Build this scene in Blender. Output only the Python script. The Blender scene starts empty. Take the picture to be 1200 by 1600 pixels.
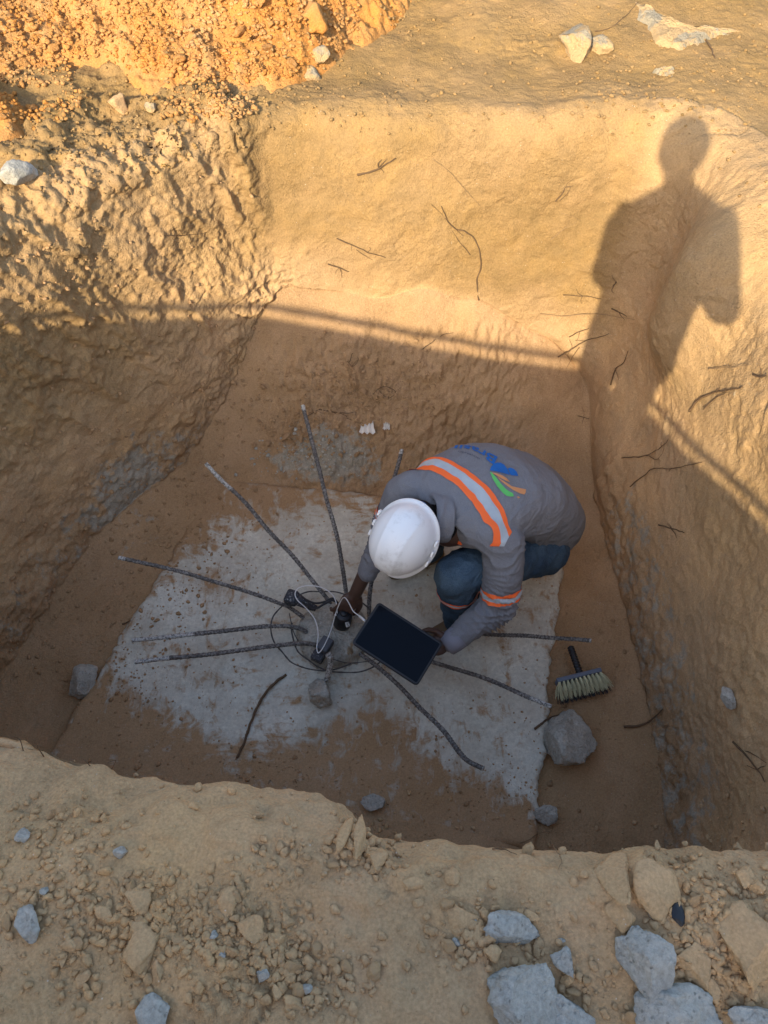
import bpy, bmesh, math, random
import numpy as np
from mathutils import Vector, Matrix, noise as mnoise
from mathutils.bvhtree import BVHTree
random.seed(7); rng = np.random.default_rng(11)
S = bpy.context.scene; C = S.collection
R = math.radians
# ------------------------------------------------------------------ camera, sky, sun, exposure
CAM = np.array([0.0, 0.0, 1.5]); PITCH = R(55); FPX = 1200.0
cam = bpy.data.objects.new('camera', bpy.data.cameras.new('camera')); C.objects.link(cam)
cam.location = CAM; cam.rotation_euler = (R(90)-PITCH, 0, 0)
cam.data.sensor_fit = 'VERTICAL'; cam.data.sensor_height = 36; cam.data.lens = 36*FPX/1600
cam.data.clip_start = 0.02; cam.data.clip_end = 400
S.camera = cam
W = bpy.data.worlds.new('World'); S.world = W; W.use_nodes = True
nt = W.node_tree; bg = nt.nodes['Background']
sky = nt.nodes.new('ShaderNodeTexSky'); sky.sky_type = 'NISHITA'; sky.sun_disc = False
SUN_EL = R(29.0); sky.sun_elevation = SUN_EL; sky.sun_rotation = R(201.7)
sky.air_density = 1.0; sky.dust_density = 2.2; sky.ozone_density = 1.0
nt.links.new(sky.outputs[0], bg.inputs[0]); bg.inputs[1].default_value = 0.15
SDIR = Vector((0.370, 0.929, -math.tan(SUN_EL))).normalized()
sl = bpy.data.lights.new('sun', 'SUN'); sun = bpy.data.objects.new('sun', sl); C.objects.link(sun)
sun.rotation_euler = SDIR.to_track_quat('-Z', 'Y').to_euler(); sl.energy = 3.15; sl.angle = R(0.5); sl.color = (1.0, 0.86, 0.62)
S.view_settings.view_transform = 'Standard'; S.view_settings.look = 'None'; S.view_settings.gamma = 1
S.view_settings.exposure = 1.32
# ------------------------------------------------------------------ helpers
F_ = np.array([0, math.cos(PITCH), -math.sin(PITCH)]); U_ = np.array([0, math.sin(PITCH), math.cos(PITCH)])
def ray(u, v): return np.array([(u-600)/FPX, 0, 0]) + U_*((800-v)/FPX) + F_
def P(u, v, z):
    d = ray(u, v); return CAM + d*((z-CAM[2])/d[2])
def proj(p):
    q = np.asarray(p)-CAM; dep = q@F_; return 600+FPX*q[..., 0]/dep, 800-FPX*(q@U_)/dep, dep
def nz(v):
    v = np.asarray(v, float); return v/(np.linalg.norm(v)+1e-12)
_pr = np.random.default_rng(5).permutation(256); PERM = np.concatenate([_pr]*4)
_g = np.random.default_rng(6).normal(size=(256, 3)); GR = (_g/np.linalg.norm(_g, axis=1)[:, None]).astype(np.float32)
def pn(p, f=1.0, seed=0):
    p = (np.asarray(p, np.float32)*np.float32(f)) + np.float32(seed*17.31+3.7)
    i = np.floor(p).astype(np.int32); fr = p-i; i &= 255
    w = fr*fr*fr*(fr*(fr*6-15)+10); out = 0
    for dx in (0, 1):
        wx = w[:, 0] if dx else 1-w[:, 0]
        for dy in (0, 1):
            wy = w[:, 1] if dy else 1-w[:, 1]
            for dz in (0, 1):
                wz = w[:, 2] if dz else 1-w[:, 2]
                h = PERM[PERM[PERM[(i[:, 0]+dx) & 255]+((i[:, 1]+dy) & 255)]+((i[:, 2]+dz) & 255)]
                g = GR[h]
                out = out + wx*wy*wz*((fr[:, 0]-dx)*g[:, 0]+(fr[:, 1]-dy)*g[:, 1]+(fr[:, 2]-dz)*g[:, 2])
    return out*1.6
def fbm(p, f, o=4, seed=0, gain=0.5):
    a = 1.0; r = 0
    for k in range(o): r = r+a*pn(p, f*2.03**k, seed+k); a *= gain
    return r
def ridge(p, f, o=4, seed=0):
    a = 1.0; r = 0
    for k in range(o): r = r+a*(1-2*np.abs(pn(p, f*2.07**k, seed+k))); a *= .5
    return r*.5
def worley(p2, f, seed=0):                      # 2-D cell bumps: 0 at cell edge .. 1 in the middle
    q = p2*f; i = np.floor(q).astype(np.int64); best = np.full(len(q), 9.0); bid = np.zeros(len(q))
    for dx in (-1, 0, 1):
        for dy in (-1, 0, 1):
            cx = i[:, 0]+dx; cy = i[:, 1]+dy
            h = PERM[(PERM[(cx+seed) & 255]+cy) & 255]; h2 = PERM[(h+71) & 255]
            d = np.hypot(cx+.15+.7*h/255-q[:, 0], cy+.15+.7*h2/255-q[:, 1])
            m = d < best; best[m] = d[m]; bid[m] = PERM[(h+h2) & 255][m]/255.
    return np.clip(1-best*1.35, 0, 1), bid
def sm(x, a, b):
    t = np.clip((x-a)/(b-a), 0, 1); return t*t*(3-2*t)
def mesh_np(name, V, F, mats, smooth=True):
    V = np.asarray(V, np.float32); F = np.asarray(F, np.int32); me = bpy.data.meshes.new(name)
    n = F.shape[1]; me.vertices.add(len(V)); me.vertices.foreach_set('co', V.ravel())
    me.loops.add(F.size); me.loops.foreach_set('vertex_index', F.ravel())
    me.polygons.add(len(F)); me.polygons.foreach_set('loop_start', np.arange(0, F.size, n, dtype=np.int32))
    me.polygons.foreach_set('loop_total', np.full(len(F), n, np.int32))
    me.update(calc_edges=True)
    me.polygons.foreach_set('use_smooth', np.full(len(F), smooth))
    for m in (mats if isinstance(mats, (list, tuple)) else [mats]): me.materials.append(m)
    return me
def link(name, me, parent=None, loc=None):
    o = bpy.data.objects.new(name, me); C.objects.link(o)
    if parent is not None:
        o.parent = parent; o.matrix_parent_inverse = Matrix.Translation(-Vector(parent.location))
    return o
def tag(o, label=None, cat=None, group=None, kind=None):
    if label: o['label'] = label
    if cat: o['category'] = cat
    if group: o['group'] = group
    if kind: o['kind'] = kind
    return o
def empty(name, loc, label, cat, group=None):
    o = bpy.data.objects.new(name, None); C.objects.link(o); o.location = loc; o.empty_display_size = .05
    return tag(o, label, cat, group)
class MB:                                        # mesh collector (mixed polygons)
    def __init__(s): s.v = []; s.f = []
    def add(s, V, F):
        b = len(s.v); s.v += [tuple(map(float, x)) for x in V]; s.f += [tuple(int(i)+b for i in q) for q in F]; return s
    def tube(s, pts, rad, n=8, cap=True):
        pts = np.asarray(pts, float); m = len(pts)
        rad = np.full(m, rad) if np.isscalar(rad) else np.asarray(rad, float)
        t = np.gradient(pts, axis=0); t /= np.linalg.norm(t, axis=1)[:, None]+1e-12
        a = np.cross(t[0], [0, 0, 1]); a = nz(a) if np.linalg.norm(a) > .1 else nz(np.cross(t[0], [1, 0, 0])); V = []
        for i in range(m):
            a = nz(a-t[i]*np.dot(a, t[i])); b = np.cross(t[i], a)
            for k in range(n):
                w = 2*math.pi*k/n; V.append(pts[i]+rad[i]*(math.cos(w)*a+math.sin(w)*b))
        F = [(i*n+k, i*n+(k+1) % n, (i+1)*n+(k+1) % n, (i+1)*n+k) for i in range(m-1) for k in range(n)]
        if cap: F += [tuple(range(n))[::-1], tuple((m-1)*n+k for k in range(n))]
        return s.add(V, F)
    def ell(s, c, ax, n=12):                     # ellipsoid, ax = 3 half-axis vectors
        c = np.asarray(c, float); ax = np.asarray(ax, float); V = []; F = []
        for i in range(n+1):
            th = math.pi*i/n
            for k in range(2*n):
                ph = math.pi*k/n; V.append(c+ax[0]*math.sin(th)*math.cos(ph)+ax[1]*math.sin(th)*math.sin(ph)+ax[2]*math.cos(th))
        for i in range(n):
            for k in range(2*n): F.append((i*2*n+k, i*2*n+(k+1) % (2*n), (i+1)*2*n+(k+1) % (2*n), (i+1)*2*n+k))
        return s.add(V, F)
    def ball(s, c, r, n=8): return s.ell(c, np.eye(3)*r, n)
    def caps(s, a, b, ra, rb=None, n=10):        # tapered capsule
        rb = ra if rb is None else rb; a = np.asarray(a, float); b = np.asarray(b, float)
        s.ball(a, ra, n); s.ball(b, rb, n); s.tube([a, b], [ra, rb], 2*n); return s
    def chain(s, pts, rads, n=10):
        for i in range(len(pts)-1): s.caps(pts[i], pts[i+1], rads[i], rads[i+1], n)
        return s
    def box(s, c, ax, half, bev=0.0):
        c = np.asarray(c, float); ax = [nz(q) for q in ax]; bm = bmesh.new(); bmesh.ops.create_cube(bm, size=2)
        for v in bm.verts: v.co = Vector((v.co.x*half[0], v.co.y*half[1], v.co.z*half[2]))
        if bev: bmesh.ops.bevel(bm, geom=bm.edges[:], offset=bev, segments=3, profile=.5, affect='EDGES')
        V = [c+ax[0]*v.co.x+ax[1]*v.co.y+ax[2]*v.co.z for v in bm.verts]; bm.verts.index_update()
        F = [[v.index for v in f.verts] for f in bm.faces]; bm.free(); return s.add(V, F)
    def mesh(s, name, mats, smooth=True):
        me = bpy.data.meshes.new(name); me.from_pydata(s.v, [], s.f); me.validate(); me.update()
        for m in (mats if isinstance(mats, (list, tuple)) else [mats]): me.materials.append(m)
        me.polygons.foreach_set('use_smooth', np.full(len(me.polygons), smooth)); return me
    def prune(s):
        u = sorted({i for f in s.f for i in f}); mp = {i: k for k, i in enumerate(u)}; s.v = [s.v[i] for i in u]; s.f = [tuple(mp[i] for i in f) for f in s.f]; return s
    def build(s, name, mats, parent=None, smooth=True): return link(name, s.mesh(name, mats, smooth), parent)
def remeshed(mb, voxel, it=6, fac=.5):           # union of the collected shapes as ONE smooth skin
    me = mb.mesh('tmp', []); o = bpy.data.objects.new('tmp', me); C.objects.link(o)
    m = o.modifiers.new('r', 'REMESH'); m.mode = 'VOXEL'; m.voxel_size = voxel
    if it:
        m = o.modifiers.new('s', 'SMOOTH'); m.iterations = it; m.factor = fac
    dg = bpy.context.evaluated_depsgraph_get(); dg.update()
    r = bpy.data.meshes.new_from_object(o.evaluated_get(dg)); bpy.data.objects.remove(o); return r
def get_co(me):
    a = np.empty(len(me.vertices)*3, np.float32); me.vertices.foreach_get('co', a); return a.reshape(-1, 3)
def get_no(me):
    a = np.empty(len(me.vertices)*3, np.float32); me.vertex_normals.foreach_get('vector', a); return a.reshape(-1, 3)
def set_co(me, V): me.vertices.foreach_set('co', np.asarray(V, np.float32).ravel()); me.update()
def spline(pts, n):
    p = np.asarray(pts, float); m = len(p); q = np.vstack([2*p[0]-p[1], p, 2*p[-1]-p[-2]]); out = []
    for t in np.linspace(0, m-1-1e-9, n):
        i = int(t); f = t-i; a, b, c, d = q[i], q[i+1], q[i+2], q[i+3]
        out.append(.5*(2*b+(c-a)*f+(2*a-5*b+4*c-d)*f*f+(3*b-a-3*c+d)*f**3))
    return np.array(out)
# ------------------------------------------------------------------ materials
class NM:
    def __init__(s, name):
        s.m = bpy.data.materials.new(name); s.m.use_nodes = True; s.t = s.m.node_tree; s.b = s.t.nodes['Principled BSDF']
        s.tc = s.t.nodes.new('ShaderNodeTexCoord'); s.co = s.tc.outputs['Object']
    def L(s, a, b): s.t.links.new(a, b)
    def val(s, x, sock):
        if isinstance(x, (int, float)): sock.default_value = x
        elif isinstance(x, tuple): sock.default_value = (*x, 1) if len(x) == 3 and len(sock.default_value) == 4 else x
        else: s.L(x, sock)
    def noise(s, sc, det=4, rough=.55, vec=None, dist=0):
        n = s.t.nodes.new('ShaderNodeTexNoise'); n.inputs['Scale'].default_value = sc; n.inputs['Detail'].default_value = det
        n.inputs['Roughness'].default_value = rough; n.inputs['Distortion'].default_value = dist
        s.L(vec or s.co, n.inputs['Vector']); return n.outputs['Fac']
    def vor(s, sc, vec=None, out='Distance', feat='F1'):
        n = s.t.nodes.new('ShaderNodeTexVoronoi'); n.inputs['Scale'].default_value = sc; n.feature = feat
        s.L(vec or s.co, n.inputs['Vector']); return n.outputs[out]
    def ramp(s, f, *st):
        n = s.t.nodes.new('ShaderNodeValToRGB'); e = n.color_ramp.elements
        while len(e) < len(st): e.new(.5)
        for q, (p, c) in zip(e, st): q.position = p; q.color = (c, c, c, 1) if isinstance(c, (int, float)) else (*c, 1)
        s.L(f, n.inputs[0]); return n.outputs[0]
    def mix(s, f, a, b, mode='MIX'):
        n = s.t.nodes.new('ShaderNodeMix'); n.data_type = 'RGBA'; n.blend_type = mode
        s.val(f, n.inputs[0]); s.val(a, n.inputs[6]); s.val(b, n.inputs[7]); return n.outputs[2]
    def math(s, op, a, b=0.0, c=None):
        n = s.t.nodes.new('ShaderNodeMath'); n.operation = op; s.val(a, n.inputs[0]); s.val(b, n.inputs[1])
        if c is not None: s.val(c, n.inputs[2])
        return n.outputs[0]
    def mapping(s, scale=(1, 1, 1), rot=(0, 0, 0), vec=None):
        n = s.t.nodes.new('ShaderNodeMapping'); n.inputs['Scale'].default_value = scale; n.inputs['Rotation'].default_value = rot
        s.L(vec or s.co, n.inputs[0]); return n.outputs[0]
    def attr(s, name):
        n = s.t.nodes.new('ShaderNodeAttribute'); n.attribute_name = name
        q = s.t.nodes.new('ShaderNodeSeparateColor'); s.L(n.outputs['Color'], q.inputs[0]); return (*q.outputs, n.outputs['Alpha'])
    def bump(s, h, strength=.5, dist=.01, prev=None):
        n = s.t.nodes.new('ShaderNodeBump'); n.inputs['Strength'].default_value = strength; n.inputs['Distance'].default_value = dist
        s.L(h, n.inputs['Height'])
        if prev: s.L(prev, n.inputs['Normal'])
        return n.outputs[0]
    def done(s, col, rough=.9, spec=.2, nrm=None, metal=0):
        s.val(col, s.b.inputs['Base Color']); s.val(rough, s.b.inputs['Roughness']); s.b.inputs['Specular IOR Level'].default_value = spec
        s.b.inputs['Metallic'].default_value = metal
        if nrm: s.L(nrm, s.b.inputs['Normal'])
        return s.m
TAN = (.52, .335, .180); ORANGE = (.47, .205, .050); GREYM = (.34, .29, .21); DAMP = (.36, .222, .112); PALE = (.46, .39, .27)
def soil_color(n, orange=None, grey=None, damp=None, pale=None, heap=False):
    c = n.mix(n.ramp(n.noise(2.2, 3), (.35, 0), (.7, 1)), TAN, (.57, .36, .165))
    c = n.mix(n.ramp(n.noise(9, 5, .6), (.35, 0), (.75, 1)), c, (.42, .285, .155))
    if orange is not None:
        og = n.ramp(n.noise(14, 5), (.35, 0), (.68, 1)); gold = n.mix(n.ramp(n.noise(3.1, 5, .6), (.38, 0), (.62, 1)), (.305, .188, .068), (.30, .190, .085))
        c = n.mix(orange, c, n.mix(og, ORANGE, (.36, .185, .06)) if heap else n.mix(og, gold, (.245, .158, .068)))
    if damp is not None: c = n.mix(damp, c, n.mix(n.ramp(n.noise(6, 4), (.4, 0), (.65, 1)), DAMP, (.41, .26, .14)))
    if grey is not None:
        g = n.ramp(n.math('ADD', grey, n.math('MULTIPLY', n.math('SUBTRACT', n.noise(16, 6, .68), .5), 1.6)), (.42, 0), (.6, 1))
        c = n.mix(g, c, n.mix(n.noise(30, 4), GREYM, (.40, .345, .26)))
    if pale is not None:
        g = n.ramp(n.math('ADD', pale, n.math('MULTIPLY', n.math('SUBTRACT', n.noise(22, 5, .65), .5), 1.4)), (.45, 0), (.62, 1))
        c = n.mix(g, c, PALE)
    g1 = n.ramp(n.noise(170, 3, .6), (.3, .80), (.7, 1.12)); c = n.mix(1.0, c, g1, 'MULTIPLY')
    sp = n.ramp(n.vor(75), (.07, 1), (.13, 0)); rnd = n.ramp(n.noise(23, 1), (.54, 0), (.6, 1))
    c = n.mix(n.math('MULTIPLY', n.math('MULTIPLY', sp, rnd), .75), c, n.mix(n.ramp(n.noise(60, 0), (.45, 0), (.55, 1)), (.16, .11, .07), (.62, .55, .46)))
    return c
def soil_bump(n, k=1.0):
    h1 = n.noise(45, 6, .65); h2 = n.noise(260, 3, .6); v = n.ramp(n.vor(120), (0, 1), (.5, 0))
    fr = n.ramp(n.math('FRACT', n.math('MULTIPLY', n.noise(13, 8, .62), 9.0)), (0, 0), (.22, 1), (1, .2)); fm = n.math('MULTIPLY', fr, n.ramp(n.noise(4, 2), (.45, 0), (.6, 1)))
    b = n.bump(fm, .5*k, .006); b = n.bump(h1, .42*k, .016, b); b = n.bump(v, .30*k, .004, b); return n.bump(h2, .35*k, .003, b)
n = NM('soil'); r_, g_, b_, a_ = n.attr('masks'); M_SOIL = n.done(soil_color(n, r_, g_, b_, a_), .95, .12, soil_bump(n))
n = NM('orange_soil'); M_HEAP = n.done(soil_color(n, heap=True, orange=n.ramp(n.noise(3, 3), (.25, .55), (.6, 1)), grey=n.ramp(n.noise(2.4, 3), (.60, .0), (.72, .55))), .95, .1, soil_bump(n))
n = NM('tan_clod'); M_CLOD = n.done(soil_color(n), .95, .12, soil_bump(n, .8))
n = NM('orange_clod'); M_OCLOD = n.done(soil_color(n, heap=True, orange=n.ramp(n.noise(5, 2), (.3, .5), (.6, 1))), .95, .1, soil_bump(n, .8))
n = NM('gold_clod'); M_GCLOD = n.done(soil_color(n, orange=n.ramp(n.noise(5, 2), (.3, .7), (.6, 1))), .95, .1, soil_bump(n, .8))
n = NM('damp_clod'); M_DCLOD = n.done(soil_color(n, damp=n.ramp(n.noise(5, 2), (.3, .6), (.6, 1))), .95, .12, soil_bump(n, .8))
def concrete(name, base, dust, thr, light=1.0):
    n = NM(name); c = n.mix(n.ramp(n.noise(7, 5, .6), (.35, 0), (.7, 1)), base, tuple(x*.78 for x in base))
    c = n.mix(1.0, c, n.ramp(n.noise(90, 4, .7), (.3, .72), (.7, 1.15)), 'MULTIPLY')
    c = n.mix(n.ramp(n.vor(60), (.10, .55), (.2, 0)), c, tuple(x*.28 for x in base))
    c = n.mix(n.ramp(n.vor(38, n.mapping((1, 1, 1), (1, 2, 0))), (.09, .35), (.2, 0)), c, tuple(min(1, x*1.35) for x in base))
    c = n.mix(n.ramp(n.noise(5.5, 6, .65, dist=.5), (thr, 0), (thr+.045, .92)), c, dust)
    h = n.noise(35, 7, .7); p = n.ramp(n.vor(55), (.1, 0), (.28, 1)); fr = n.ramp(n.math('FRACT', n.math('MULTIPLY', n.noise(16, 6, .6), 7.0)), (0, 0), (.15, 1), (1, .2)); b = n.bump(h, .8, .016, n.bump(fr, .5, .006)); b = n.bump(p, .35, .004, b)
    return n.done(c, .9, .2, n.bump(n.noise(220, 2), .3, .002, b))
M_CONC = concrete('broken_concrete', (.50, .475, .41), (.45, .32, .18), .565)
M_CONCW = concrete('weathered_concrete', (.34, .295, .215), (.44, .30, .15), .45)
M_CONCP = concrete('pit_concrete', (.52, .485, .405), (.30, .2, .11), .62)
def plain(name, col, rough=.6, spec=.4, bs=0, metal=0, var=.15, bd=.002):
    n = NM(name); c = n.mix(n.noise(25, 4), tuple(x*(1-var) for x in col), tuple(min(1, x*(1+var)) for x in col))
    return n.done(c, rough, spec, n.bump(n.noise(bs, 3), .5, bd) if bs else None, metal)
M_ROOT = plain('dry_root', (.12, .075, .042), .9, .2, 120); M_ROOTL = plain('pale_root', (.26, .17, .09), .9, .2, 120)
M_BLACK = plain('black_plastic', (.012, .012, .014), .45, .5, 200, var=.3)
n = NM('scuffed_black_plastic'); M_SCUFF = n.done(n.mix(n.ramp(n.noise(130, 5, .75), (.57, 0), (.64, 1)), (.035, .038, .045), (.42, .42, .40)), .6, .4, n.bump(n.noise(90, 3), .4, .002))
n = NM('screen_glass'); M_SCREEN = n.done(n.mix(n.noise(3, 2), (.002, .003, .005), (.006, .010, .018)), n.ramp(n.noise(9, 5, .7), (.3, .05), (.8, .10)), .12)
M_WHITEC = plain('white_cable', (.72, .71, .68), .4, .5); M_PAPER = plain('white_paper', (.75, .72, .66), .9, .2, 40)
n = NM('rebar_steel')
sp = n.ramp(n.noise(110, 4, .72, n.mapping((1, 1, 1))), (.44, 0), (.66, 1))
M_REBAR = n.done(n.mix(n.math('MULTIPLY', sp, n.ramp(n.noise(5, 3), (.3, .25), (.7, 1))), (.075, .066, .058), (.46, .43, .385)), .8, .4, n.bump(n.noise(150, 3), .6, .004))
n = NM('rebar_mortar_tip'); M_MORTAR = n.done(n.mix(n.ramp(n.noise(120, 5, .75), (.42, 0), (.55, 1)), (.14, .13, .115), (.52, .505, .46)), .9, .2, n.bump(n.noise(120, 3), .7, .005))
M_WIRE = plain('stirrup_wire', (.085, .078, .072), .8, .3, 120)
# ------------------------------------------------------------------ the ground: one sheet that dips into the pit
# stations counter-clockwise: base x,y | rim x,y | rim rounding | region weights (left, back, right, front)
ST = np.array([
 (-.15, .55, -.148, .415, .13), (.00, .50, .00, .335, .11), (.40, .50, .39, .300, .10), (.82, .50, .75, .300, .10),
 (1.00, .56, 1.24, .30, .14), (1.05, .94, 1.31, .90, .15), (1.065, 1.29, 1.31, 1.30, .15), (1.035, 1.75, 1.30, 1.75, .16),
 (1.01, 2.30, 1.27, 2.22, .17), (.96, 2.70, 1.12, 2.74, .20), (.50, 2.78, .50, 2.86, .13), (.0, 2.77, .0, 2.86, .12),
 (-.47, 2.75, -.455, 2.86, .08), (-.75, 2.50, -.82, 2.63, .08), (-1.25, 1.93, -1.33, 2.10, .09), (-1.54, 1.30, -1.66, 1.38, .10),
 (-1.64, .92, -1.80, .92, .11), (-1.58, .68, -1.72, .58, .12), (-1.12, .64, -1.10, .57, .10), (-.77, .63, -.77, .525, .12), (-.5, .58, -.53, .46, .12)])
K = len(ST); MPER = 1560
def cr(t):
    i = np.floor(t).astype(int); f = (t-i)[:, None]; a, b, c, d = ST[(i-1) % K], ST[i % K], ST[(i+1) % K], ST[(i+2) % K]
    return .5*(2*b+(c-a)*f+(2*a-5*b+4*c-d)*f*f+(3*b-a-3*c+d)*f**3)
tt = np.linspace(0, K, 6001)[:-1]; q = cr(tt); seg = np.linalg.norm(np.roll(q[:, 2:4], -1, 0)-q[:, 2:4], axis=1)
cum = np.concatenate([[0], np.cumsum(seg)]); ts = np.interp(np.linspace(0, cum[-1], MPER+1)[:-1], cum, np.linspace(0, K, 6001))
st = cr(ts); B = st[:, 0:2]; RM = st[:, 2:4]; RR = st[:, 4]
CEN = np.array([-.2, 1.55])
def floor_z(x, y):
    z = np.full(np.shape(x), -1.495)
    top = np.interp(x, [-.6, -.4, .0, .42, .62, .85, 1.05], [-.80, -.775, -.77, -.775, -.88, -1.05, -1.14])
    top = top+.035*np.sin(x*7.3+1)*np.sin(x*3.1+.4)+.014*np.sin(x*19+y*4)
    s = np.interp(x, [-1, -.45, 1.0], [2.22, 2.24, 2.20])+.05*np.sin(x*5.2)+.02*np.sin(x*13+2)
    w = np.clip((y-s)/(2.78-s), 0, 1.1); z = z+(top+1.495)*(.45*w+.55*w**1.9)
    # sand skirt at the foot of the left wall
    d = (x+.75)*-.76-(y-2.5)*-.65   # distance-like term to the left wall line
    dl = ((x-(-1.25))*.76+(y-1.93)*-.65)
    z = z+.13*np.exp(-np.clip(dl, 0, 9)/.16)
    z = z+.03*np.exp(-np.clip(1.05-x, 0, 9)/.10)
    # sand drifted over the near part of the slab
    z = z+.075*sm(.86-.16*x-y, 0, .28)*sm(.60-x, 0, .25)
    return z
rings = []; zone = []
for qq in np.linspace(0.002, 1, 215):
    p = CEN+(B-CEN)*qq; rings.append(np.c_[p, floor_z(p[:, 0], p[:, 1])]); zone.append(0+qq*.5)
zb = rings[-1][:, 2]
OUT = RM-CEN; OUT /= np.linalg.norm(OUT, axis=1)[:, None]
B3 = np.c_[B, zb]; R3 = np.c_[RM, np.zeros(MPER)]
wd = B3-R3; wl = np.linalg.norm(wd, axis=1)[:, None]; R1 = R3+wd/wl*RR[:, None]; R2 = R3+np.c_[OUT, np.zeros(MPER)]*RR[:, None]
for t in np.linspace(0, 1, 200)[1:]: rings.append(B3+(R1-B3)*t); zone.append(1+t*.9)
for t in np.linspace(0, 1, 36)[1:]: rings.append((1-t)**2*R1+2*t*(1-t)*R3+t*t*R2); zone.append(2+t*.9)
d = 0; dd = .007
for k in range(235):
    d += dd
    if d > 1.15: dd *= 1.16
    rings.append(R2+np.c_[OUT, np.zeros(MPER)]*d); zone.append(3+k/1000)
NR = len(rings); G = np.array(rings, np.float32); zone = np.array(zone, np.float32)
RAD = np.linalg.norm(G[-1]-G[0], axis=1).max()
def normals(G):
    a = np.roll(G, -1, 1)-np.roll(G, 1, 1); b = np.gradient(G, axis=0); n = np.cross(a, b); n = n/(np.linalg.norm(n, axis=2)[..., None]+1e-12)
    return n
N = normals(G)
if N[3, 5, 2] < 0: N = -N
# broad undulation of the outer ground
X, Y, Z = G[..., 0], G[..., 1], G[..., 2]
flat = G.reshape(-1, 3)
ZN = np.repeat(zone, MPER).reshape(NR, MPER)
near = np.exp(-np.clip(np.hypot(X, Y-1.5)-6, 0, None)/4)
outer = sm(ZN, 1.9, 3.0)
und = (fbm(flat, 1.3, 3, 3)*.045).reshape(NR, MPER)
far_rise = .10*sm(Y, 3.0, 4.4)*sm(X, -3, 0.2)
rollL = -.05*np.exp(-((X+.55)/.35)**2-((Y-.42)/.12)**2)-.10*np.exp(-((X+.95)/.3)**2-((Y-.60)/.15)**2)
G[..., 2] += outer*(und*near+far_rise)+sm(ZN, 1.5, 2.6)*rollL
# region weights from where the vertex stands
left = sm(-.42-X, 0, .12)*sm(ZN, .9, 1.1)*(1-sm(ZN, 3.0, 3.12))*sm(Y, .7, .9)
back = sm(Y, 2.55, 2.68)*sm(X, -.5, -.38)*(1-sm(X, .9, 1.02))*sm(ZN, .95, 1.05)*(1-sm(ZN, 2.6, 3.0))
right = sm(X, .9, 1.0)*sm(ZN, .95, 1.08)*(1-sm(ZN, 2.9, 3.05))*(Y > .4)
wallw = sm(ZN, .97, 1.08)*(1-sm(ZN, 2.3, 2.9))
floorw = 1-sm(ZN, .49, 1.02)
f3 = G.reshape(-1, 3)
# flutes on the left wall run down and to the right: stretch the noise along that run
def along(p, ax, k):
    ax = nz(ax).astype(np.float32); return p-np.outer(p@ax, ax)*(1-k)
upper = sm(Z, -1.15, -.55)
wp = f3+np.stack([pn(f3, 4.5, 61), pn(f3, 4.5, 62), pn(f3, 4.5, 63)], 1)*np.float32(.045)
wq = f3+(wp-f3)*.5; fl = along(wq, (.22, .45, -.86), .20); fl2 = along(wq, (.16, .36, -.9), .17); rock = np.clip(fbm(f3, 2.2, 2, 44)*1.3+.55, 0, 1).reshape(NR, MPER)
rg = lambda p, f, o, sd_: ridge(p, f, o, sd_)**2
D = left*((.050*rg(fl, 5.5, 3, 21)+.020*rg(fl2, 13, 3, 24)+.008*rg(fl2, 30, 2, 25)+.05*pn(f3, 1.9, 5)).reshape(NR, MPER)*(.07+.93*upper)+(.018*fbm(f3, 3, 3, 40)).reshape(NR, MPER)+.010*rock*(.25+.75*upper)*np.clip(fbm(wp, 17, 4, 41), -.2, 1).reshape(NR, MPER))
D += back*(.030*pn(f3, 1.7, 8)+.0065*fbm(wp, 9, 4, 50)+.010*rg(wp, 2.6, 3, 61)).reshape(NR, MPER)
D += right*((.040*pn(f3, 1.8, 9)+.007*fbm(f3, 6, 4, 77)).reshape(NR, MPER)+.007*rock*sm(Z, -.6, -.2)*(rg(along(wp, (.1, .75, -.6), .45), 4.2, 4, 71)).reshape(NR, MPER)+.006*rock*fbm(f3, 24, 3, 79).reshape(NR, MPER))
tq_ = fbm(along(wp, (.2, .4, -.9), .6), 6.0, 4, 83, .55)*5.5; te = tq_-np.floor(tq_); terr = (np.floor(tq_)+sm(te, .0, .16)-tq_*.85)
tm = np.clip(fbm(f3, 2.0, 2, 85)+.32, 0, 1)
D += (left*(.18+.67*upper)+right*.32+back*.20)*(.0095*terr*tm).reshape(NR, MPER)
# cracks and small ledges where crust has broken away
ck = fbm(wp, 3.2, 2, 55); crack = np.exp(-(ck/.018)**2)*np.clip(pn(f3, 2.4, 57)+.1, 0, 1)
D += (left*(.3+.5*upper)+right*.4+back*.25)*(-.022*crack+.016*(sm(ck, 0, .02)-.5)*np.clip(pn(f3, 1.6, 58)+.2, 0, 1)).reshape(NR, MPER)
# bulging overhang near the back right corner, hollow below it
D += right*(.17*np.exp(-((Y-2.28)/.20)**2-((Z+.40)/.30)**4)-.05*np.exp(-((Y-2.3)/.25)**2-((Z+1.0)/.18)**2)+.045*np.exp(-((Y-1.55)/.5)**2-((Z+.25)/.25)**2))
D += left*(-.06*np.exp(-((Y-1.5)/.4)**2-((Z+.95)/.3)**2)+.05*np.exp(-((Y-2.25)/.25)**2-((Z+.25)/.2)**2))
G = G+N*D[..., None]; N = normals(G)
if N[3, 5, 2] < 0: N = -N
f3 = G.reshape(-1, 3)
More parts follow.
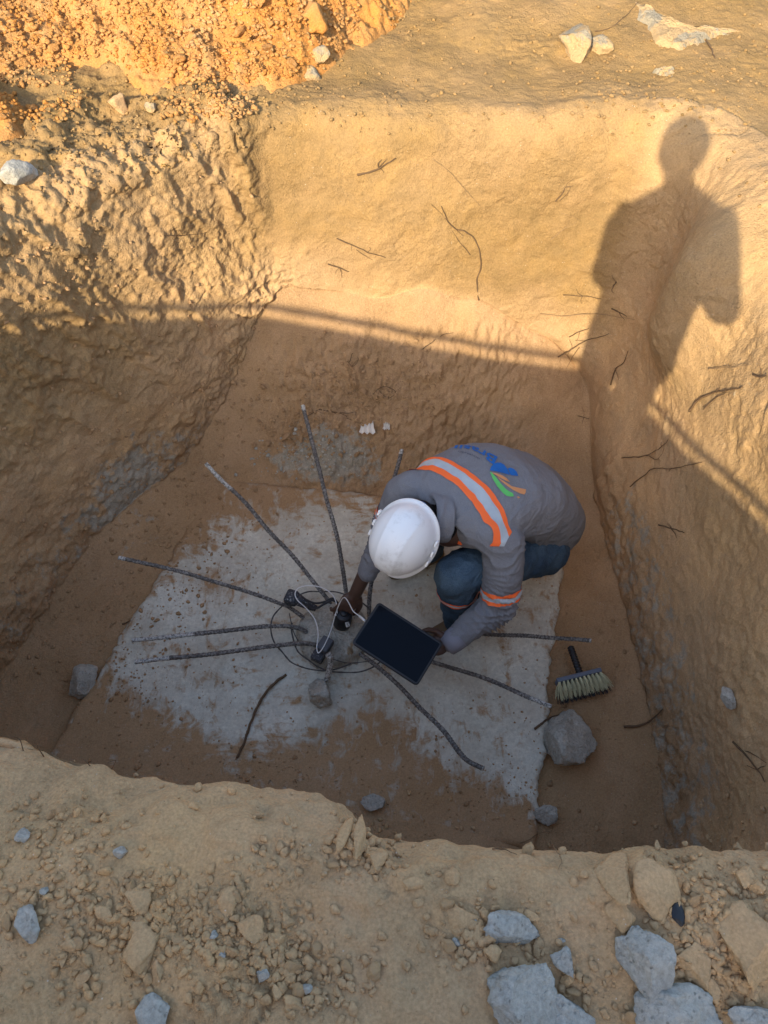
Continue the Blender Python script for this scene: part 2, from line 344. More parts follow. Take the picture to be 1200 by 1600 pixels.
# ledge of broken crust along the left rim and the back-left rim
crust = sm(ZN, 1.75, 2.3)*(1-sm(ZN, 3.05, 3.2))*sm(-.25-X, 0, .3)*(Y > 1.2)
cw, cid = worley(f3[:, :2]+.03*fbm(f3, 9, 2, 3)[:, None], 7.5, 5)
D = crust*((cw*.012*(cid > .55)+.030*fbm(f3, 7, 5, 31, .6)).reshape(NR, MPER))
outz = sm(ZN, 2.0, 3.0)*near
fore = outz*(Y < .9)
D += outz*(.006*fbm(f3, 7, 4, 90)+.0022*fbm(f3, 40, 3, 95)).reshape(NR, MPER)
w1, i1 = worley(f3[:, :2]+.012*fbm(f3, 22, 2, 9)[:, None], 26, 11); w2, i2 = worley(f3[:, :2]+.006*fbm(f3, 40, 2, 12)[:, None], 60, 33)
lump = np.clip(fbm(f3, 2.6, 3, 101)+.12, 0, 1).reshape(NR, MPER)
foreclod = fore*sm(.34-Y, 0, .12)*lump
D += foreclod*(.012*w1*(i1 > .7)+.006*w2*(i2 > .55)).reshape(NR, MPER)
backclod = outz*(Y > 2.5)*np.clip(lump-.05, 0, 1)
D += backclod*(.012*w1*(i1 > .55)+.006*w2*(i2 > .5)).reshape(NR, MPER)
D += floorw*(.009*fbm(f3, 4.5, 5, 120)+.0015*fbm(f3, 50, 2, 125)).reshape(NR, MPER)
G_t = 0
tal = floorw*sm(Y, 2.05, 2.3)*(1-sm(X, .45, .85))*sm(X, -.65, -.35)
D += tal*(1-sm(Z, -.95, -.86))*(.016*w1*(i1 > .35)+.008*w2*(i2 > .3)+.020*fbm(f3, 6, 5, 130, .6)).reshape(NR, MPER)
foot = sm(ZN, .9, 1.0)*(1-sm(ZN, 1.10, 1.32))*(X < -.4)
D += foot*(.015*fbm(f3, 15, 4, 140, .6)).reshape(NR, MPER)
D += ((back*.0015+right*.0020+left*(.0018+.0035*upper))*fbm(f3, 34, 3, 150).reshape(NR, MPER))
D += (Y < .8)*sm(ZN, 1.7, 2.1)*(1-sm(ZN, 2.9, 3.1))*(.022*fbm(f3, 6, 3, 160)+.010*fbm(f3, 18, 3, 161)).reshape(NR, MPER)
footR = sm(ZN, .93, 1.0)*(1-sm(ZN, 1.12, 1.22))*(X > .9)*(Y < 2.2)
D += footR*(.012*fbm(f3, 15, 4, 160)+.008).reshape(NR, MPER)
# a shallow tread print in the near ground
fx, fy = P(362, 1572, 0)[:2]; qx = (X-fx)*.97+(Y-fy)*.25; qy = -(X-fx)*.25+(Y-fy)*.97
inside = sm(1-np.hypot(qx/.085, qy/.045), 0, .15)*(ZN > 2.5)
D += -inside*(.006+.004*np.sign(np.sin(qx*210+6*np.abs(qy)*25)))
G = G+N*D[..., None]
f3 = G.reshape(-1, 3).astype(np.float32); N = normals(G)
if N[3, 5, 2] < 0: N = -N
X, Y, Z = G[..., 0], G[..., 1], G[..., 2]
big = fbm(f3, 1.1, 3, 200).reshape(NR, MPER)
m_sunlit = np.clip(sm(Y, .75, 1.3)*np.maximum(outer*(1-.7*sm(ZN, 2.5, 3.0)), sm(ZN, .97, 1.05)*sm(Z+.25*big, -1.0, -.45))*(.92+.3*big)*(1-.55*sm(X, .95, 1.05)*(ZN < 2.9)-.45*sm(-X, .5, .65)*(ZN < 2.9)), 0, 1)  # gold soil, its colour darkened on sunlit walls and far ground to offset the sun
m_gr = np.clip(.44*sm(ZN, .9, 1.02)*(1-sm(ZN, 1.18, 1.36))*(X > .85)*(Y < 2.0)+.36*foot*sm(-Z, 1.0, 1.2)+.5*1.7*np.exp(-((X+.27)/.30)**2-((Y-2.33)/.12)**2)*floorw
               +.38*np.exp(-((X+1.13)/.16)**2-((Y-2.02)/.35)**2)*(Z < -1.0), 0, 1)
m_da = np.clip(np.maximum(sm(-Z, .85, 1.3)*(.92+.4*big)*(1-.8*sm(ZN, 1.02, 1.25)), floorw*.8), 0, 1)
m_pa = np.clip(.30*np.exp(-((Y-2.93)/.10)**2-((X-.15)/.45)**2)*(Z > -.25)+.35*np.exp(-((X-1.3)/.4)**2-((Y-1.9)/.5)**2)*(ZN > 1.6)-.05, 0, 1)
V = f3; idx = np.arange(NR*MPER).reshape(NR, MPER); i0 = idx[:-1]; i1_ = idx[1:]
FQ = np.stack([i0, np.roll(i0, -1, 1), np.roll(i1_, -1, 1), i1_], -1).reshape(-1, 4)
if True:
    a = V[FQ[1000*3]]; nn = np.cross(a[1]-a[0], a[2]-a[0])
    if nn[2] < 0: FQ = FQ[:, ::-1]
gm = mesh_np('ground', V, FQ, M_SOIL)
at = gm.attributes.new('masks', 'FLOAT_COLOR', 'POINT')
at.data.foreach_set('color', np.stack([m_sunlit, m_gr, m_da, m_pa], -1).astype(np.float32).ravel())
tag(link('ground', gm), 'sandy ground with the dug square pit', None, None, 'structure')
# picture lookup: nearest surface point in each small cell of the view
def make_buf(V, Nn):
    pu, pv, dep = proj(V); ok = (dep > .2) & (pu > -400) & (pu < 1600) & (pv > -60) & (pv < 1660)
    ids = np.where(ok)[0]; ids = ids[np.argsort(-dep[ids])]
    buf = np.full((460, 520), -1, np.int64); buf[((pv[ids]+60)//4).astype(int), ((pu[ids]+400)//4).astype(int)] = ids
    return buf
NF = N.reshape(-1, 3)
# the orange spoil heap behind the pit
hx, hy = np.meshgrid(np.linspace(-3.3, .55, 560), np.linspace(2.85, 5.2, 330))
hp = np.c_[hx.ravel(), hy.ravel(), np.zeros(hx.size)]
edge = np.interp(hp[:, 0], [-3.3, -1.6, -1.28, -1.12, -.95, -.75, -.5, -.36, -.22, -.05, .15, .55], [2.85, 2.95, 3.2, 3.24, 3.08, 3.03, 3.02, 3.06, 3.24, 3.42, 3.7, 4.6])+.03*fbm(hp, 5, 3, 7)
dy = hp[:, 1]-edge; hz = np.where(dy > 0, .62*dy**.92*(1-.12*np.clip(dy, 0, 3)), dy*1.0)
hw, hi = worley(hp[:, :2]+.02*fbm(hp, 14, 2, 8)[:, None], 17, 3); hw2, hi2 = worley(hp[:, :2]+.01*fbm(hp, 30, 2, 8)[:, None], 42, 9)
msk = sm(dy, -.03, .08)
hz = hz+msk*(.020*hw*(hi > .6)*(.4+hi)+.008*hw2*(hi2 > .5)+.055*fbm(hp, 3.2, 6, 14, .62)+.018*fbm(hp, 20, 4, 15, .65))-.012
hp[:, 2] = np.maximum(hz, -.15)
hi_ = np.arange(hx.size).reshape(hx.shape)
hF = np.stack([hi_[:-1, :-1], hi_[:-1, 1:], hi_[1:, 1:], hi_[1:, :-1]], -1).reshape(-1, 4)
hF = hF[(dy[hF] > -.08).all(1)]
tag(link('spoil_heap', mesh_np('spoil_heap', hp, hF, M_HEAP)), 'heap of loose orange earth behind the far edge of the pit', None, None, 'structure')
hn = np.zeros_like(hp); hn[:, 2] = 1; hn[:, 1] = -.5; hn /= np.linalg.norm(hn, axis=1)[:, None]
# a second low heap at the left image edge
lx, ly = np.meshgrid(np.linspace(-2.6, -1.15, 260), np.linspace(2.35, 3.2, 150)); lp = np.c_[lx.ravel(), ly.ravel(), np.zeros(lx.size)]
rr_ = np.hypot((lp[:, 0]+1.72)/.46, (lp[:, 1]-2.78)/.25)+.12*fbm(lp, 5, 3, 17)
lw, li = worley(lp[:, :2]+.02*fbm(lp, 14, 2, 8)[:, None], 19, 5)
lp[:, 2] = .22*(1-rr_**1.5)+sm(1.1-rr_, 0, .3)*(.03*lw*(li > .3)+.02*ridge(lp, 12, 3, 5))-.01; lp[:, 2] = np.maximum(lp[:, 2], -.2)
li_ = np.arange(lx.size).reshape(lx.shape); lF = np.stack([li_[:-1, :-1], li_[:-1, 1:], li_[1:, 1:], li_[1:, :-1]], -1).reshape(-1, 4)
lF = lF[(rr_[lF] < 1.35).all(1)]
tag(link('spoil_heap', mesh_np('small_heap', lp, lF, M_HEAP)), 'small orange earth mound beside the left rim of the pit', None, None, 'structure')
lpn = np.tile([0, -.3, .95], (len(lp), 1))
# ------------------------------------------------------------------ slab (footing)
SZ = -1.45
c_bl, c_br, c_fr, c_fl = np.array([-.80, 2.27]), np.array([.86, 2.06]), np.array([.545, .60]), np.array([-1.42, .62])
n_ = 260; s_, t_ = np.meshgrid(np.linspace(0, 1, n_), np.linspace(0, 1, n_))
sx = (1-s_)*(1-t_)*c_fl[0]+s_*(1-t_)*c_fr[0]+s_*t_*c_br[0]+(1-s_)*t_*c_bl[0]
sy = (1-s_)*(1-t_)*c_fl[1]+s_*(1-t_)*c_fr[1]+s_*t_*c_br[1]+(1-s_)*t_*c_bl[1]
sp3 = np.c_[sx.ravel(), sy.ravel(), np.zeros(n_*n_)]
edge_d = np.minimum.reduce([s_, 1-s_, t_, 1-t_]).ravel()
wob = .018*fbm(sp3, 7, 4, 300)+.007*fbm(sp3, 30, 2, 310); em = (edge_d < 1e-6)
cc = np.array([sx.mean(), sy.mean()]); outd = sp3[:, :2]-cc; outd /= np.linalg.norm(outd, axis=1)[:, None]
fall = np.exp(-edge_d/.02)
sp3[:, :2] += outd*(wob*fall)[:, None]
sp3[:, 2] = SZ+.0035*fbm(sp3, 5, 3, 320)+.0012*fbm(sp3, 45, 2, 322)-.018*np.exp(-edge_d/.006)*(1+.6*pn(sp3, 14, 5))
ii = np.arange(n_*n_).reshape(n_, n_); sF = np.stack([ii[:-1, :-1], ii[:-1, 1:], ii[1:, 1:], ii[1:, :-1]], -1).reshape(-1, 4).tolist()
border = np.concatenate([ii[0, :], ii[1:, -1], ii[-1, -2::-1], ii[-2:0:-1, 0]]); nb = len(border)
low = sp3[border].copy(); low[:, 2] -= .16; base = len(sp3); sv = np.vstack([sp3, low])
sF += [(int(border[k]), int(base+k), int(base+(k+1) % nb), int(border[(k+1) % nb])) for k in range(nb)]
# where thin sand lies on the slab (world-space field, broken up further in the material)
def blobm(u, v, ru, rv, ang=0):
    pu, pv, _ = proj(sv); a = R(ang); du = pu-u; dv = pv-v; x = du*math.cos(a)+dv*math.sin(a); y = -du*math.sin(a)+dv*math.cos(a)
    return np.exp(-(x/ru)**2-(y/rv)**2)
pu, pv, _ = proj(sv)
def poly_d(pts):                                  # height of a sand line under given u
    return np.interp(pu, [p[0] for p in pts], [p[1] for p in pts])
sand = sm(pv-poly_d([(60, 1030), (190, 1060), (260, 1110), (360, 1160), (450, 1150), (520, 1130), (600, 1095), (640, 1130), (720, 1200), (790, 1215), (830, 1262)]), -75, 62)
sand = np.maximum(sand, sm(poly_d([(90, 1080), (150, 985), (200, 925), (260, 905), (330, 850), (420, 815), (520, 790), (590, 790), (700, 780), (900, 780)])-pv, -95, 75))
sand = np.maximum(sand, .72*blobm(400, 800, 130, 60)); sand = np.maximum(sand, .58*blobm(330, 905, 110, 50, 10))
sand = np.maximum(sand, .70*blobm(570, 1110, 80, 36, -40)); sand = np.maximum(sand, .55*blobm(330, 1060, 90, 25, 20))
sand = np.maximum(sand, .48*blobm(660, 950, 60, 60)); sand = np.maximum(sand, .52*blobm(845, 905, 30, 30)); sand = np.maximum(sand, .385)
n = NM('footing_concrete'); s1, s2, s3_, s4_ = n.attr('masks')
c = n.mix(n.ramp(n.noise(4, 5, .6), (.3, 0), (.7, 1)), (.58, .555, .45), (.68, .655, .55))
c = n.mix(1.0, c, n.ramp(n.noise(70, 5, .7), (.3, .78), (.7, 1.12)), 'MULTIPLY')
c = n.mix(n.ramp(n.vor(85), (.06, .6), (.11, 0)), c, (.10, .10, .09))
nn1 = n.noise(13, 7, .66, n.mapping((1, 1, 1), (0, 0, .6)), .8); nA = n.noise(11, 6, .66, n.mapping((.55, 2.2, 1), (0, 0, .12)), .5); nB = n.noise(9, 6, .66, n.mapping((2.0, .6, 1), (0, 0, -.85)), .5)
nn2 = n.mix(n.ramp(n.noise(1.6, 1), (.42, 0), (.58, 1)), nA, nB)
sumn = n.math('ADD', n.math('MULTIPLY', nn1, .55), n.math('MULTIPLY', nn2, .45))
fac = n.ramp(n.math('ADD', s1, n.math('MULTIPLY', n.math('SUBTRACT', sumn, .5), 3.6)), (.48, 0), (.84, 1))
film = n.ramp(n.math('ADD', s1, n.math('MULTIPLY', n.math('SUBTRACT', n.noise(5, 6, .7), .5), 2.0)), (.25, 0), (.85, .55))
c = n.mix(film, c, (.36, .29, .21))
sandc = soil_color(n, damp=n.ramp(n.noise(3, 3), (.3, .8), (.7, 1)))
c = n.mix(fac, c, sandc)
b = n.bump(fac, .5, .004); b = n.bump(n.noise(40, 6, .7), .45, .008, b)
M_SLAB = n.done(c, .92, .18, n.bump(n.noise(230, 2), .35, .002, b))
sm_ = bpy.data.meshes.new('slab_surface'); sm_.from_pydata(sv.tolist(), [], sF); sm_.materials.append(M_SLAB); sm_.update()
a4 = sm_.attributes.new('masks', 'FLOAT_COLOR', 'POINT'); a4.data.foreach_set('color', np.c_[sand, sand, sand, np.ones(len(sand))].astype(np.float32).ravel())
sm_.polygons.foreach_set('use_smooth', np.ones(len(sm_.polygons), bool))
foot_e = empty('concrete_footing', (0, 1.5, SZ), 'square grey concrete footing slab partly under sand on the pit floor', 'footing')
link('slab', sm_, foot_e)
# broken pile head in the middle
PC = P(520, 985, -1.40); th = np.linspace(0, 2*math.pi, 97)[:-1]; V = []; F = []
prof = [(.185, -.055), (.165, -.03), (.15, .0), (.138, .035), (.12, .052), (.08, .058), (.04, .055), (0.002, .056)]
for r0, z0 in prof:
    for a in th: V.append((PC[0]+r0*math.cos(a), PC[1]+r0*math.sin(a), SZ+z0))
for i in range(len(prof)-1):
    for k in range(96): F.append((i*96+k, i*96+(k+1) % 96, (i+1)*96+(k+1) % 96, (i+1)*96+k))
mb = MB(); mb.add(V, F); me = mb.mesh('pile_head', M_CONCP)
bm = bmesh.new(); bm.from_mesh(me); bmesh.ops.subdivide_edges(bm, edges=bm.edges[:], cuts=2, use_grid_fill=True); bm.to_mesh(me); bm.free()
cv = get_co(me); cv = cv+get_no(me)*(.020*ridge(cv, 14, 4, 9)+.008*fbm(cv, 45, 3, 4)-.006)[:, None]; set_co(me, cv)
me.polygons.foreach_set('use_smooth', np.ones(len(me.polygons), bool))
link('pile_head', me, foot_e)
# ------------------------------------------------------------------ surface lookup over everything laid so far
slab_n = np.tile([0, 0, 1.0], (len(sp3), 1))
ALLV = np.vstack([f3, hp, lp, sp3]).astype(np.float32); ALLN = np.vstack([NF, hn, lpn, slab_n]).astype(np.float32); BUF = make_buf(ALLV, ALLN)
def hit(u, v):
    i, j = int((v+60)//4), int((u+400)//4)
    for r in range(0, 6):
        w = BUF[max(i-r, 0):i+r+1, max(j-r, 0):j+r+1]; w = w[w >= 0]
        if len(w):
            dep = proj(ALLV[w])[2]; k = w[np.argmin(dep)]; break
    return CAM+ray(u, v)*proj(ALLV[k][None])[2][0], ALLN[k]
def T(u, v, off=0.0):
    p, nn = hit(u, v); return p+nn*off
# ------------------------------------------------------------------ stones and clods
def ico(sub):
    bm = bmesh.new(); bmesh.ops.create_icosphere(bm, subdivisions=sub, radius=1); V = np.array([v.co[:] for v in bm.verts])
    F = np.array([[v.index for v in f.verts] for f in bm.faces]); bm.free(); return V, F
ICO = {k: ico(k) for k in (1, 2, 3, 4, 5)}
def stone_shape(seed, sub=4, cuts=9, rough=.10, ang=1.0):
    g = np.random.default_rng(seed); V, F = ICO[sub]; V = V.copy()
    for k in range(cuts):
        nn = nz(g.normal(size=3)); d = g.uniform(.45, .82)
        V -= np.outer(np.clip(V@nn-d, 0, None)*ang, nn)
    V *= (1+rough*fbm(V+seed, 1.5, 4, seed % 50)+rough*.5*ridge(V+seed, 3.2, 3, seed % 40)+rough*.22*fbm(V+seed, 9, 3, 7)*(sub > 3))[:, None]
    return V, F
def stone(name, u, v, w, h, mat, label, cat, seed, rot=0, thick=.55, sink=.28, cuts=9, rough=.10, sub=4, group=None, parent=None, tilt=0):
    p, nn = hit(u, v); dep = proj(p[None])[2][0]; k = dep/FPX/2
    V, F = stone_shape(seed, sub, cuts, rough); ext = (V.max(0)-V.min(0))/2
    foresh = max(.45, abs(float(np.dot(nz(CAM-p), nn))))
    a, b = w*k, h*k/foresh; V = V/ext*np.array([a, b, min(a, b)*thick*1.25])
    if tilt: c, s_ = math.cos(R(tilt)), math.sin(R(tilt)); V = V@np.array([[c, 0, s_], [0, 1, 0], [-s_, 0, c]]).T
    c, s_ = math.cos(R(rot)), math.sin(R(rot)); V = V@np.array([[c, -s_, 0], [s_, c, 0], [0, 0, 1]]).T
    zt = nz(nn*.8+np.array([0, 0, .2])); xt = nz(np.array([1, 0, 0])-zt*zt[0]); yt = np.cross(zt, xt)
    V = V[:, :1]*xt+V[:, 1:2]*yt+V[:, 2:]*zt
    me = mesh_np(name, V, F, mat); o = link(name, me); o.location = p+nn*(min(a, b)*thick*(1-2*sink)); tag(o, label, cat, group); return o
ST_C = [  # broken concrete
 (802, 1450, 98, 44, 3, 'long pale blue-grey concrete fragment with a hooked left end at the near rim', -4),
 (815, 1562, 112, 100, 14, 'largest rounded grey concrete lump at the bottom edge', 10),
 (884, 1592, 92, 62, 5, 'grey concrete lump at the bottom edge right of the largest round one', -20),
 (1012, 1502, 88, 122, 6, 'tall blue-grey concrete chunk with a brown sand patch on its left side', 8),
 (1036, 1588, 136, 74, 7, 'broad flat concrete chunk at the bottom edge below the tall sandy one', 5),
 (1176, 1594, 96, 44, 8, 'grey concrete chunk in the bottom right corner', 0),
 (879, 1503, 36, 42, 9, 'small blue-grey concrete chip between the hooked fragment and the largest lump', 30),
 (48, 1446, 40, 54, 10, 'pale blue-grey concrete chunk near the left edge of the near ground', 12),
 (246, 1582, 52, 60, 12, 'sand-smeared blue-grey concrete chunk at the bottom edge left of the shoe print', 20),
 (36, 1308, 25, 17, 13, 'small blue-grey concrete chip near the left edge just below the rim', 0),
 (189, 1333, 23, 16, 15, 'small whitish concrete chip half buried in smooth sand of the near rim', 20),
 (69, 1392, 13, 12, 16, 'tiny blue-grey chip above the pale concrete chunk at left', 0),
 (335, 1463, 14, 12, 17, 'bright blue-grey chip among brown clods, upper one of two', 30),
 (348, 1493, 11, 13, 18, 'bright blue-grey chip among brown clods, lower one of two', 10),
 (411, 1521, 24, 17, 19, 'blue-grey concrete chip right of the heaped brown clods', 5),
 (479, 1546, 17, 16, 20, 'light blue concrete chip near the large flat clods at the bottom', 30),
 (712, 1473, 16, 10, 22, 'thin blue-grey chip below the wide brown clod', -25),
 (742, 1440, 9, 9, 23, 'tiny grey chip beside the wide brown clod', 0), (876, 1470, 12, 7, 24, 'tiny pale chip under the hooked concrete fragment', 0),
 (1018, 1428, 9, 15, 25, 'thin grey sliver standing beside the cracked crust of earth', 15), (1118, 1402, 8, 11, 26, 'tiny pale blue chip at the right of the cracked crust', 10)]
for u, v, w, h, sd, lab, rot in ST_C:
    stone('concrete_fragment', u, v, w, h, M_CONC, lab, 'rubble', sd, rot, .55 if w > 60 else .6, .22, 16, .16, 5 if w > 60 else (4 if w > 25 else 3), 'broken concrete on the near ground')
for u, v, w, h, sd, lab, rot, m in [
 (880, 1161, 92, 88, 31, 'large jagged grey rock on the pit floor below the brush', 0, M_CONCP), (853, 1276, 40, 30, 32, 'small triangular grey stone by the near corner of the slab', 20, M_CONCP),
 (133, 1069, 52, 46, 33, 'rough grey stone at the foot of the left wall', 30, M_CONCP), (586, 1256, 38, 26, 41, 'flat bluish concrete piece half hidden by the near rim', -15, M_CONCP), (1142, 1094, 22, 20, 43, 'pale chip embedded low in the right wall', 0, M_CONCP)]:
    stone('rock', u, v, w, h, m, lab, 'rock', sd, rot, .75, .2, 11, .14, 5)
for u, v, w, h, sd, lab, rot, m in [
 (462, 97, 36, 30, 34, 'bright white-grey stone at the foot of the orange heap', 20, M_CONCW), (498, 86, 32, 20, 35, 'flat tan stone touching the bright stone at the heap', -20, M_CONCW),
 (468, 118, 62, 15, 36, 'long flat grey stone in front of the bright stone at the heap', 0, M_CONCW), (33, 284, 42, 30, 37, 'pale grey stone on the left rim of the pit', -15, M_CONC),
 (903, 72, 50, 44, 38, 'big sand-coated pale stone on the far ground', 10, M_CONCW), (934, 74, 26, 26, 39, 'dark-sided stone touching the big sand-coated stone', 40, M_CONCW),
 (185, 166, 32, 30, 40, 'tan boulder below the orange heap near the left rim', 0, M_CLOD), (235, 168, 18, 16, 42, 'pale pebble right of the tan boulder', 0, M_CONCW)]:
    stone('rock', u, v, w, h, m, lab, 'rock', sd, rot, .7, .22, 10, .12, 4)
# flat mortar spills on the far ground
def spill(pts, label, seed, hgt=.022):
    c = np.array(pts, float); cen = c.mean(0); out = []; m = 90
    cl = np.vstack([c, c[:1]]); s_ = np.concatenate([[0], np.cumsum(np.linalg.norm(np.diff(cl, axis=0), axis=1))])
    ring = np.c_[np.interp(np.linspace(0, s_[-1], m+1)[:-1], s_, cl[:, 0]), np.interp(np.linspace(0, s_[-1], m+1)[:-1], s_, cl[:, 1])]
    V = []; nr = 14
    for j in range(nr+1):
        q = 1-j/nr
        for k in range(m):
            uv = cen+(ring[k]-cen)*q; p, nn = hit(uv[0], uv[1]); V.append(p+nn*(-.006+hgt*sm(1-q, 0, .25)))
    V = np.array(V); V = V+np.c_[np.zeros((len(V), 2)), .010*fbm(V, 18, 4, seed)]
    F = [(j*m+k, j*m+(k+1) % m, (j+1)*m+(k+1) % m, (j+1)*m+k) for j in range(nr) for k in range(m)]
    mb = MB(); mb.add(V, F); o = mb.build('mortar_spill', M_CONCW); tag(o, label, 'mortar'); return o
spill([(992, 2), (1012, 14), (1060, 38), (1110, 48), (1165, 48), (1128, 56), (1085, 72), (1062, 80), (1020, 70), (1012, 40), (990, 28)], 'dried whitish mortar spill with a long tail on the far ground', 3)
spill([(1018, 112), (1035, 105), (1056, 107), (1052, 116), (1030, 118)], 'small pale mortar patch on the far ground below the long spill', 5, .014)
ST_T = [
 (220, 1404, 42, 44, 'rounded brown clod with a pale cap left of the clod heap'), (352, 1412, 33, 38, 'upright rounded tan clod above the clod heap'),
 (390, 1453, 40, 40, 'angular tan clod with a flat face in the middle of the clod heap'), (226, 1486, 44, 56, 'largest smooth egg-shaped tan clod at lower left'),
 (381, 1335, 24, 20, 'pinkish pale stone alone on the smooth near sand'), (260, 1294, 15, 13, 'small squarish clod alone high on the near sand'),
 (540, 1306, 20, 36, 'left half of a split tan clod at the rim'), (560, 1313, 30, 40, 'right half of a split tan clod at the rim'),
 (458, 1566, 36, 22, 'flat pointed tan clod near the bottom edge'), (450, 1516, 22, 28, 'tan cube-like clod above the flat pointed clod'),
 (498, 1566, 20, 24, 'oval clod right of the flat pointed clod'), (380, 1486, 18, 30, 'upright oval clod below the angular tan clod'),
 (432, 1551, 20, 18, 'round clod left above the flat pointed clod'), (248, 1520, 18, 32, 'narrow clod below the largest smooth clod'),
 (163, 1426, 30, 18, 'flat greyish clod left of the pale-capped clod'), (108, 1478, 26, 16, 'flat clod right of the pale concrete chunk'),
 (132, 1530, 22, 22, 'round brown clod alone at lower left'), (98, 1500, 14, 22, 'slanted small clod right below the pale concrete chunk'),
 (219, 1448, 24, 20, 'tan clod just above the largest smooth clod'), (333, 1484, 20, 22, 'brown clod touching the bright blue-grey chips'),
 (717, 1437, 56, 38, 'wide brown clod at the left of the hooked concrete fragment'), (745, 1458, 25, 32, 'orange-tan clod right below the wide brown clod'),
 (770, 1490, 28, 20, 'oval tan clod under the orange-tan clod'), (642, 1380, 34, 20, 'low flat clod on the near rim left of centre'),
 (705, 1373, 25, 20, 'rounded clod on the near rim above the wide brown clod'), (652, 1411, 17, 14, 'pale pebble-like clod below the low flat clod'),
 (827, 1431, 30, 15, 'flat brown clod behind the hooked concrete fragment'), (887, 1531, 26, 20, 'tan clod below the small blue-grey chip'),
 (887, 1551, 18, 14, 'round clod touching the tan clod beside the largest lump'), (945, 1586, 14, 15, 'reddish round clod at the bottom edge between concrete lumps'),
 (961, 1368, 58, 58, 'blocky pale crust slab left of the crack'), (1026, 1384, 76, 72, 'wide pale crust slab right of the crack'),
 (968, 1424, 44, 54, 'squarish crust piece below the cracked slabs'), (1005, 1396, 28, 38, 'curled crumbly piece in the crack of the crust'),
 (1062, 1362, 24, 74, 'long shard of dry crust standing on edge'), (1162, 1374, 28, 32, 'pale angular stone at the right rim'),
 (1182, 1384, 24, 22, 'yellow rounded clod touching the pale angular stone'), (1165, 1484, 84, 112, 'huge smooth tan boulder of earth at the right edge'),
 (1086, 1502, 56, 60, 'broad brown crust piece between concrete chunk and boulder'), (1108, 1546, 36, 32, 'tan crust piece below the broad brown one'),
 (1175, 1552, 22, 20, 'small clod below the huge boulder'), (1056, 1424, 22, 28, 'dark charcoal chip on the cracked crust'),
 (492, 26, 42, 46, 'biggest ochre boulder on the orange heap'), (588, 1345, 34, 30, 'weathered brown clod cluster at the rim below the split clod')]
for k, (u, v, w, h, lab) in enumerate(ST_T):
    m = M_OCLOD if v < 200 else (M_BLACK if 'charcoal' in lab else M_CLOD); crust_ = 'crust' in lab
    stone('clod', u, v, w*1.05, h*1.05, m, lab, 'clod', 60+k, {1062: 14}.get(u, random.uniform(-15, 15) if not crust_ else random.uniform(-8, 8)), .26 if crust_ else .55, .32, 16 if crust_ else 9, .15, 4 if w > 20 else 3, 'clods of dry earth')
# visible-surface sampler
allu, allv, alld = proj(ALLV)
vis = BUF[BUF >= 0]; VU, VV = allu[vis], allv[vis]
def pick(n_, dens):
    w = dens(VU, VV, ALLV[vis]); w = np.clip(w, 0, None); w = w/w.sum(); k = rng.choice(len(vis), n_, p=w); return vis[k]
def gss(u, v, cu, cv, ru, rv): return np.exp(-((u-cu)/ru)**2-((v-cv)/rv)**2)
def fore_d(u, v, p): return (v > 1230)*(gss(u, v, 330, 1440, 90, 45)+1.3*gss(u, v, 400, 1490, 75, 45)+.8*gss(u, v, 480, 1540, 70, 50)+.7*gss(u, v, 200, 1430, 110, 45)+.6*gss(u, v, 750, 1470, 70, 40)+.7*gss(u, v, 1110, 1490, 90, 110)
      +.5*gss(u, v, 580, 1330, 40, 35)+.4*gss(u, v, 440, 1350, 60, 25)+.35*gss(u, v, 80, 1400, 80, 100)+.3*gss(u, v, 880, 1540, 60, 50)+.3*gss(u, v, 100, 1290, 60, 30)+.012+.5*gss(u, v, 1340, 1500, 110, 90)+.4*gss(u, v, -130, 1430, 110, 90)+.3*gss(u, v, 230, 1560, 90, 60))
# medium clods: individuals sharing shapes
protos = []
for k in range(14):
    V, F = stone_shape(300+k, 3, 9, .22); protos.append({m.name: mesh_np('clod', V*np.array([1, .85, .7]), F, m) for m in (M_CLOD, M_OCLOD, M_DCLOD)})
def scatter_clods(n_, dens, mat, smin, smax, label, group):
    for k in pick(n_, dens):
        p = ALLV[k].astype(float); o = link('clod', random.choice(protos)[mat.name]); r = smin+(smax-smin)*random.random()**2.2
        o.location = p+ALLN[k]*r*.25; o.scale = (r*random.uniform(.8, 1.3), r*random.uniform(.8, 1.2), r*random.uniform(.7, 1)); o.rotation_euler = (random.uniform(-.5, .5), random.uniform(-.5, .5), random.uniform(0, 6.28))
        tag(o, label, 'clod', group)
scatter_clods(135, fore_d, M_CLOD, .007, .016, 'small brown clod of dry earth loose on the near ground', 'small loose clods on the near ground')
def heap_d(u, v, p): return ((v < 190)*(u < 560)*(p[:, 2] > .02)*(p[:, 1] > 2.7)).astype(float)
scatter_clods(90, heap_d, M_OCLOD, .010, .030, 'orange clod lying on the loose earth heap behind the pit', 'clods on the orange heap')
def tal_d(u, v, p): return (v > 480)*(v < 760)*(gss(u, v, 540, 620, 100, 60)+.5*gss(u, v, 470, 690, 60, 30)+.5*gss(u, v, 650, 610, 60, 40))
scatter_clods(55, tal_d, M_DCLOD, .008, .022, 'brown clod lying on the rubble slope at the back of the pit', 'clods on the slope in the pit')
def flo_d(u, v, p): return (p[:, 2] < -1.3)*(p[:, 1] < 2.3)*(.15+gss(u, v, 180, 1000, 80, 120)+.7*gss(u, v, 265, 860, 40, 70)+.5*gss(u, v, 960, 1000, 30, 200)+gss(u, v, 880, 1080, 40, 60)*1.2+.6*gss(u, v, 330, 800, 90, 90)+gss(u, v, 790, 1250, 80, 30)+.5*gss(u, v, 500, 1200, 200, 40))*(1-gss(u, v, 560, 990, 170, 110))
scatter_clods(60, flo_d, M_DCLOD, .006, .014, 'small brown clod on the sandy floor of the pit', 'clods on the pit floor')
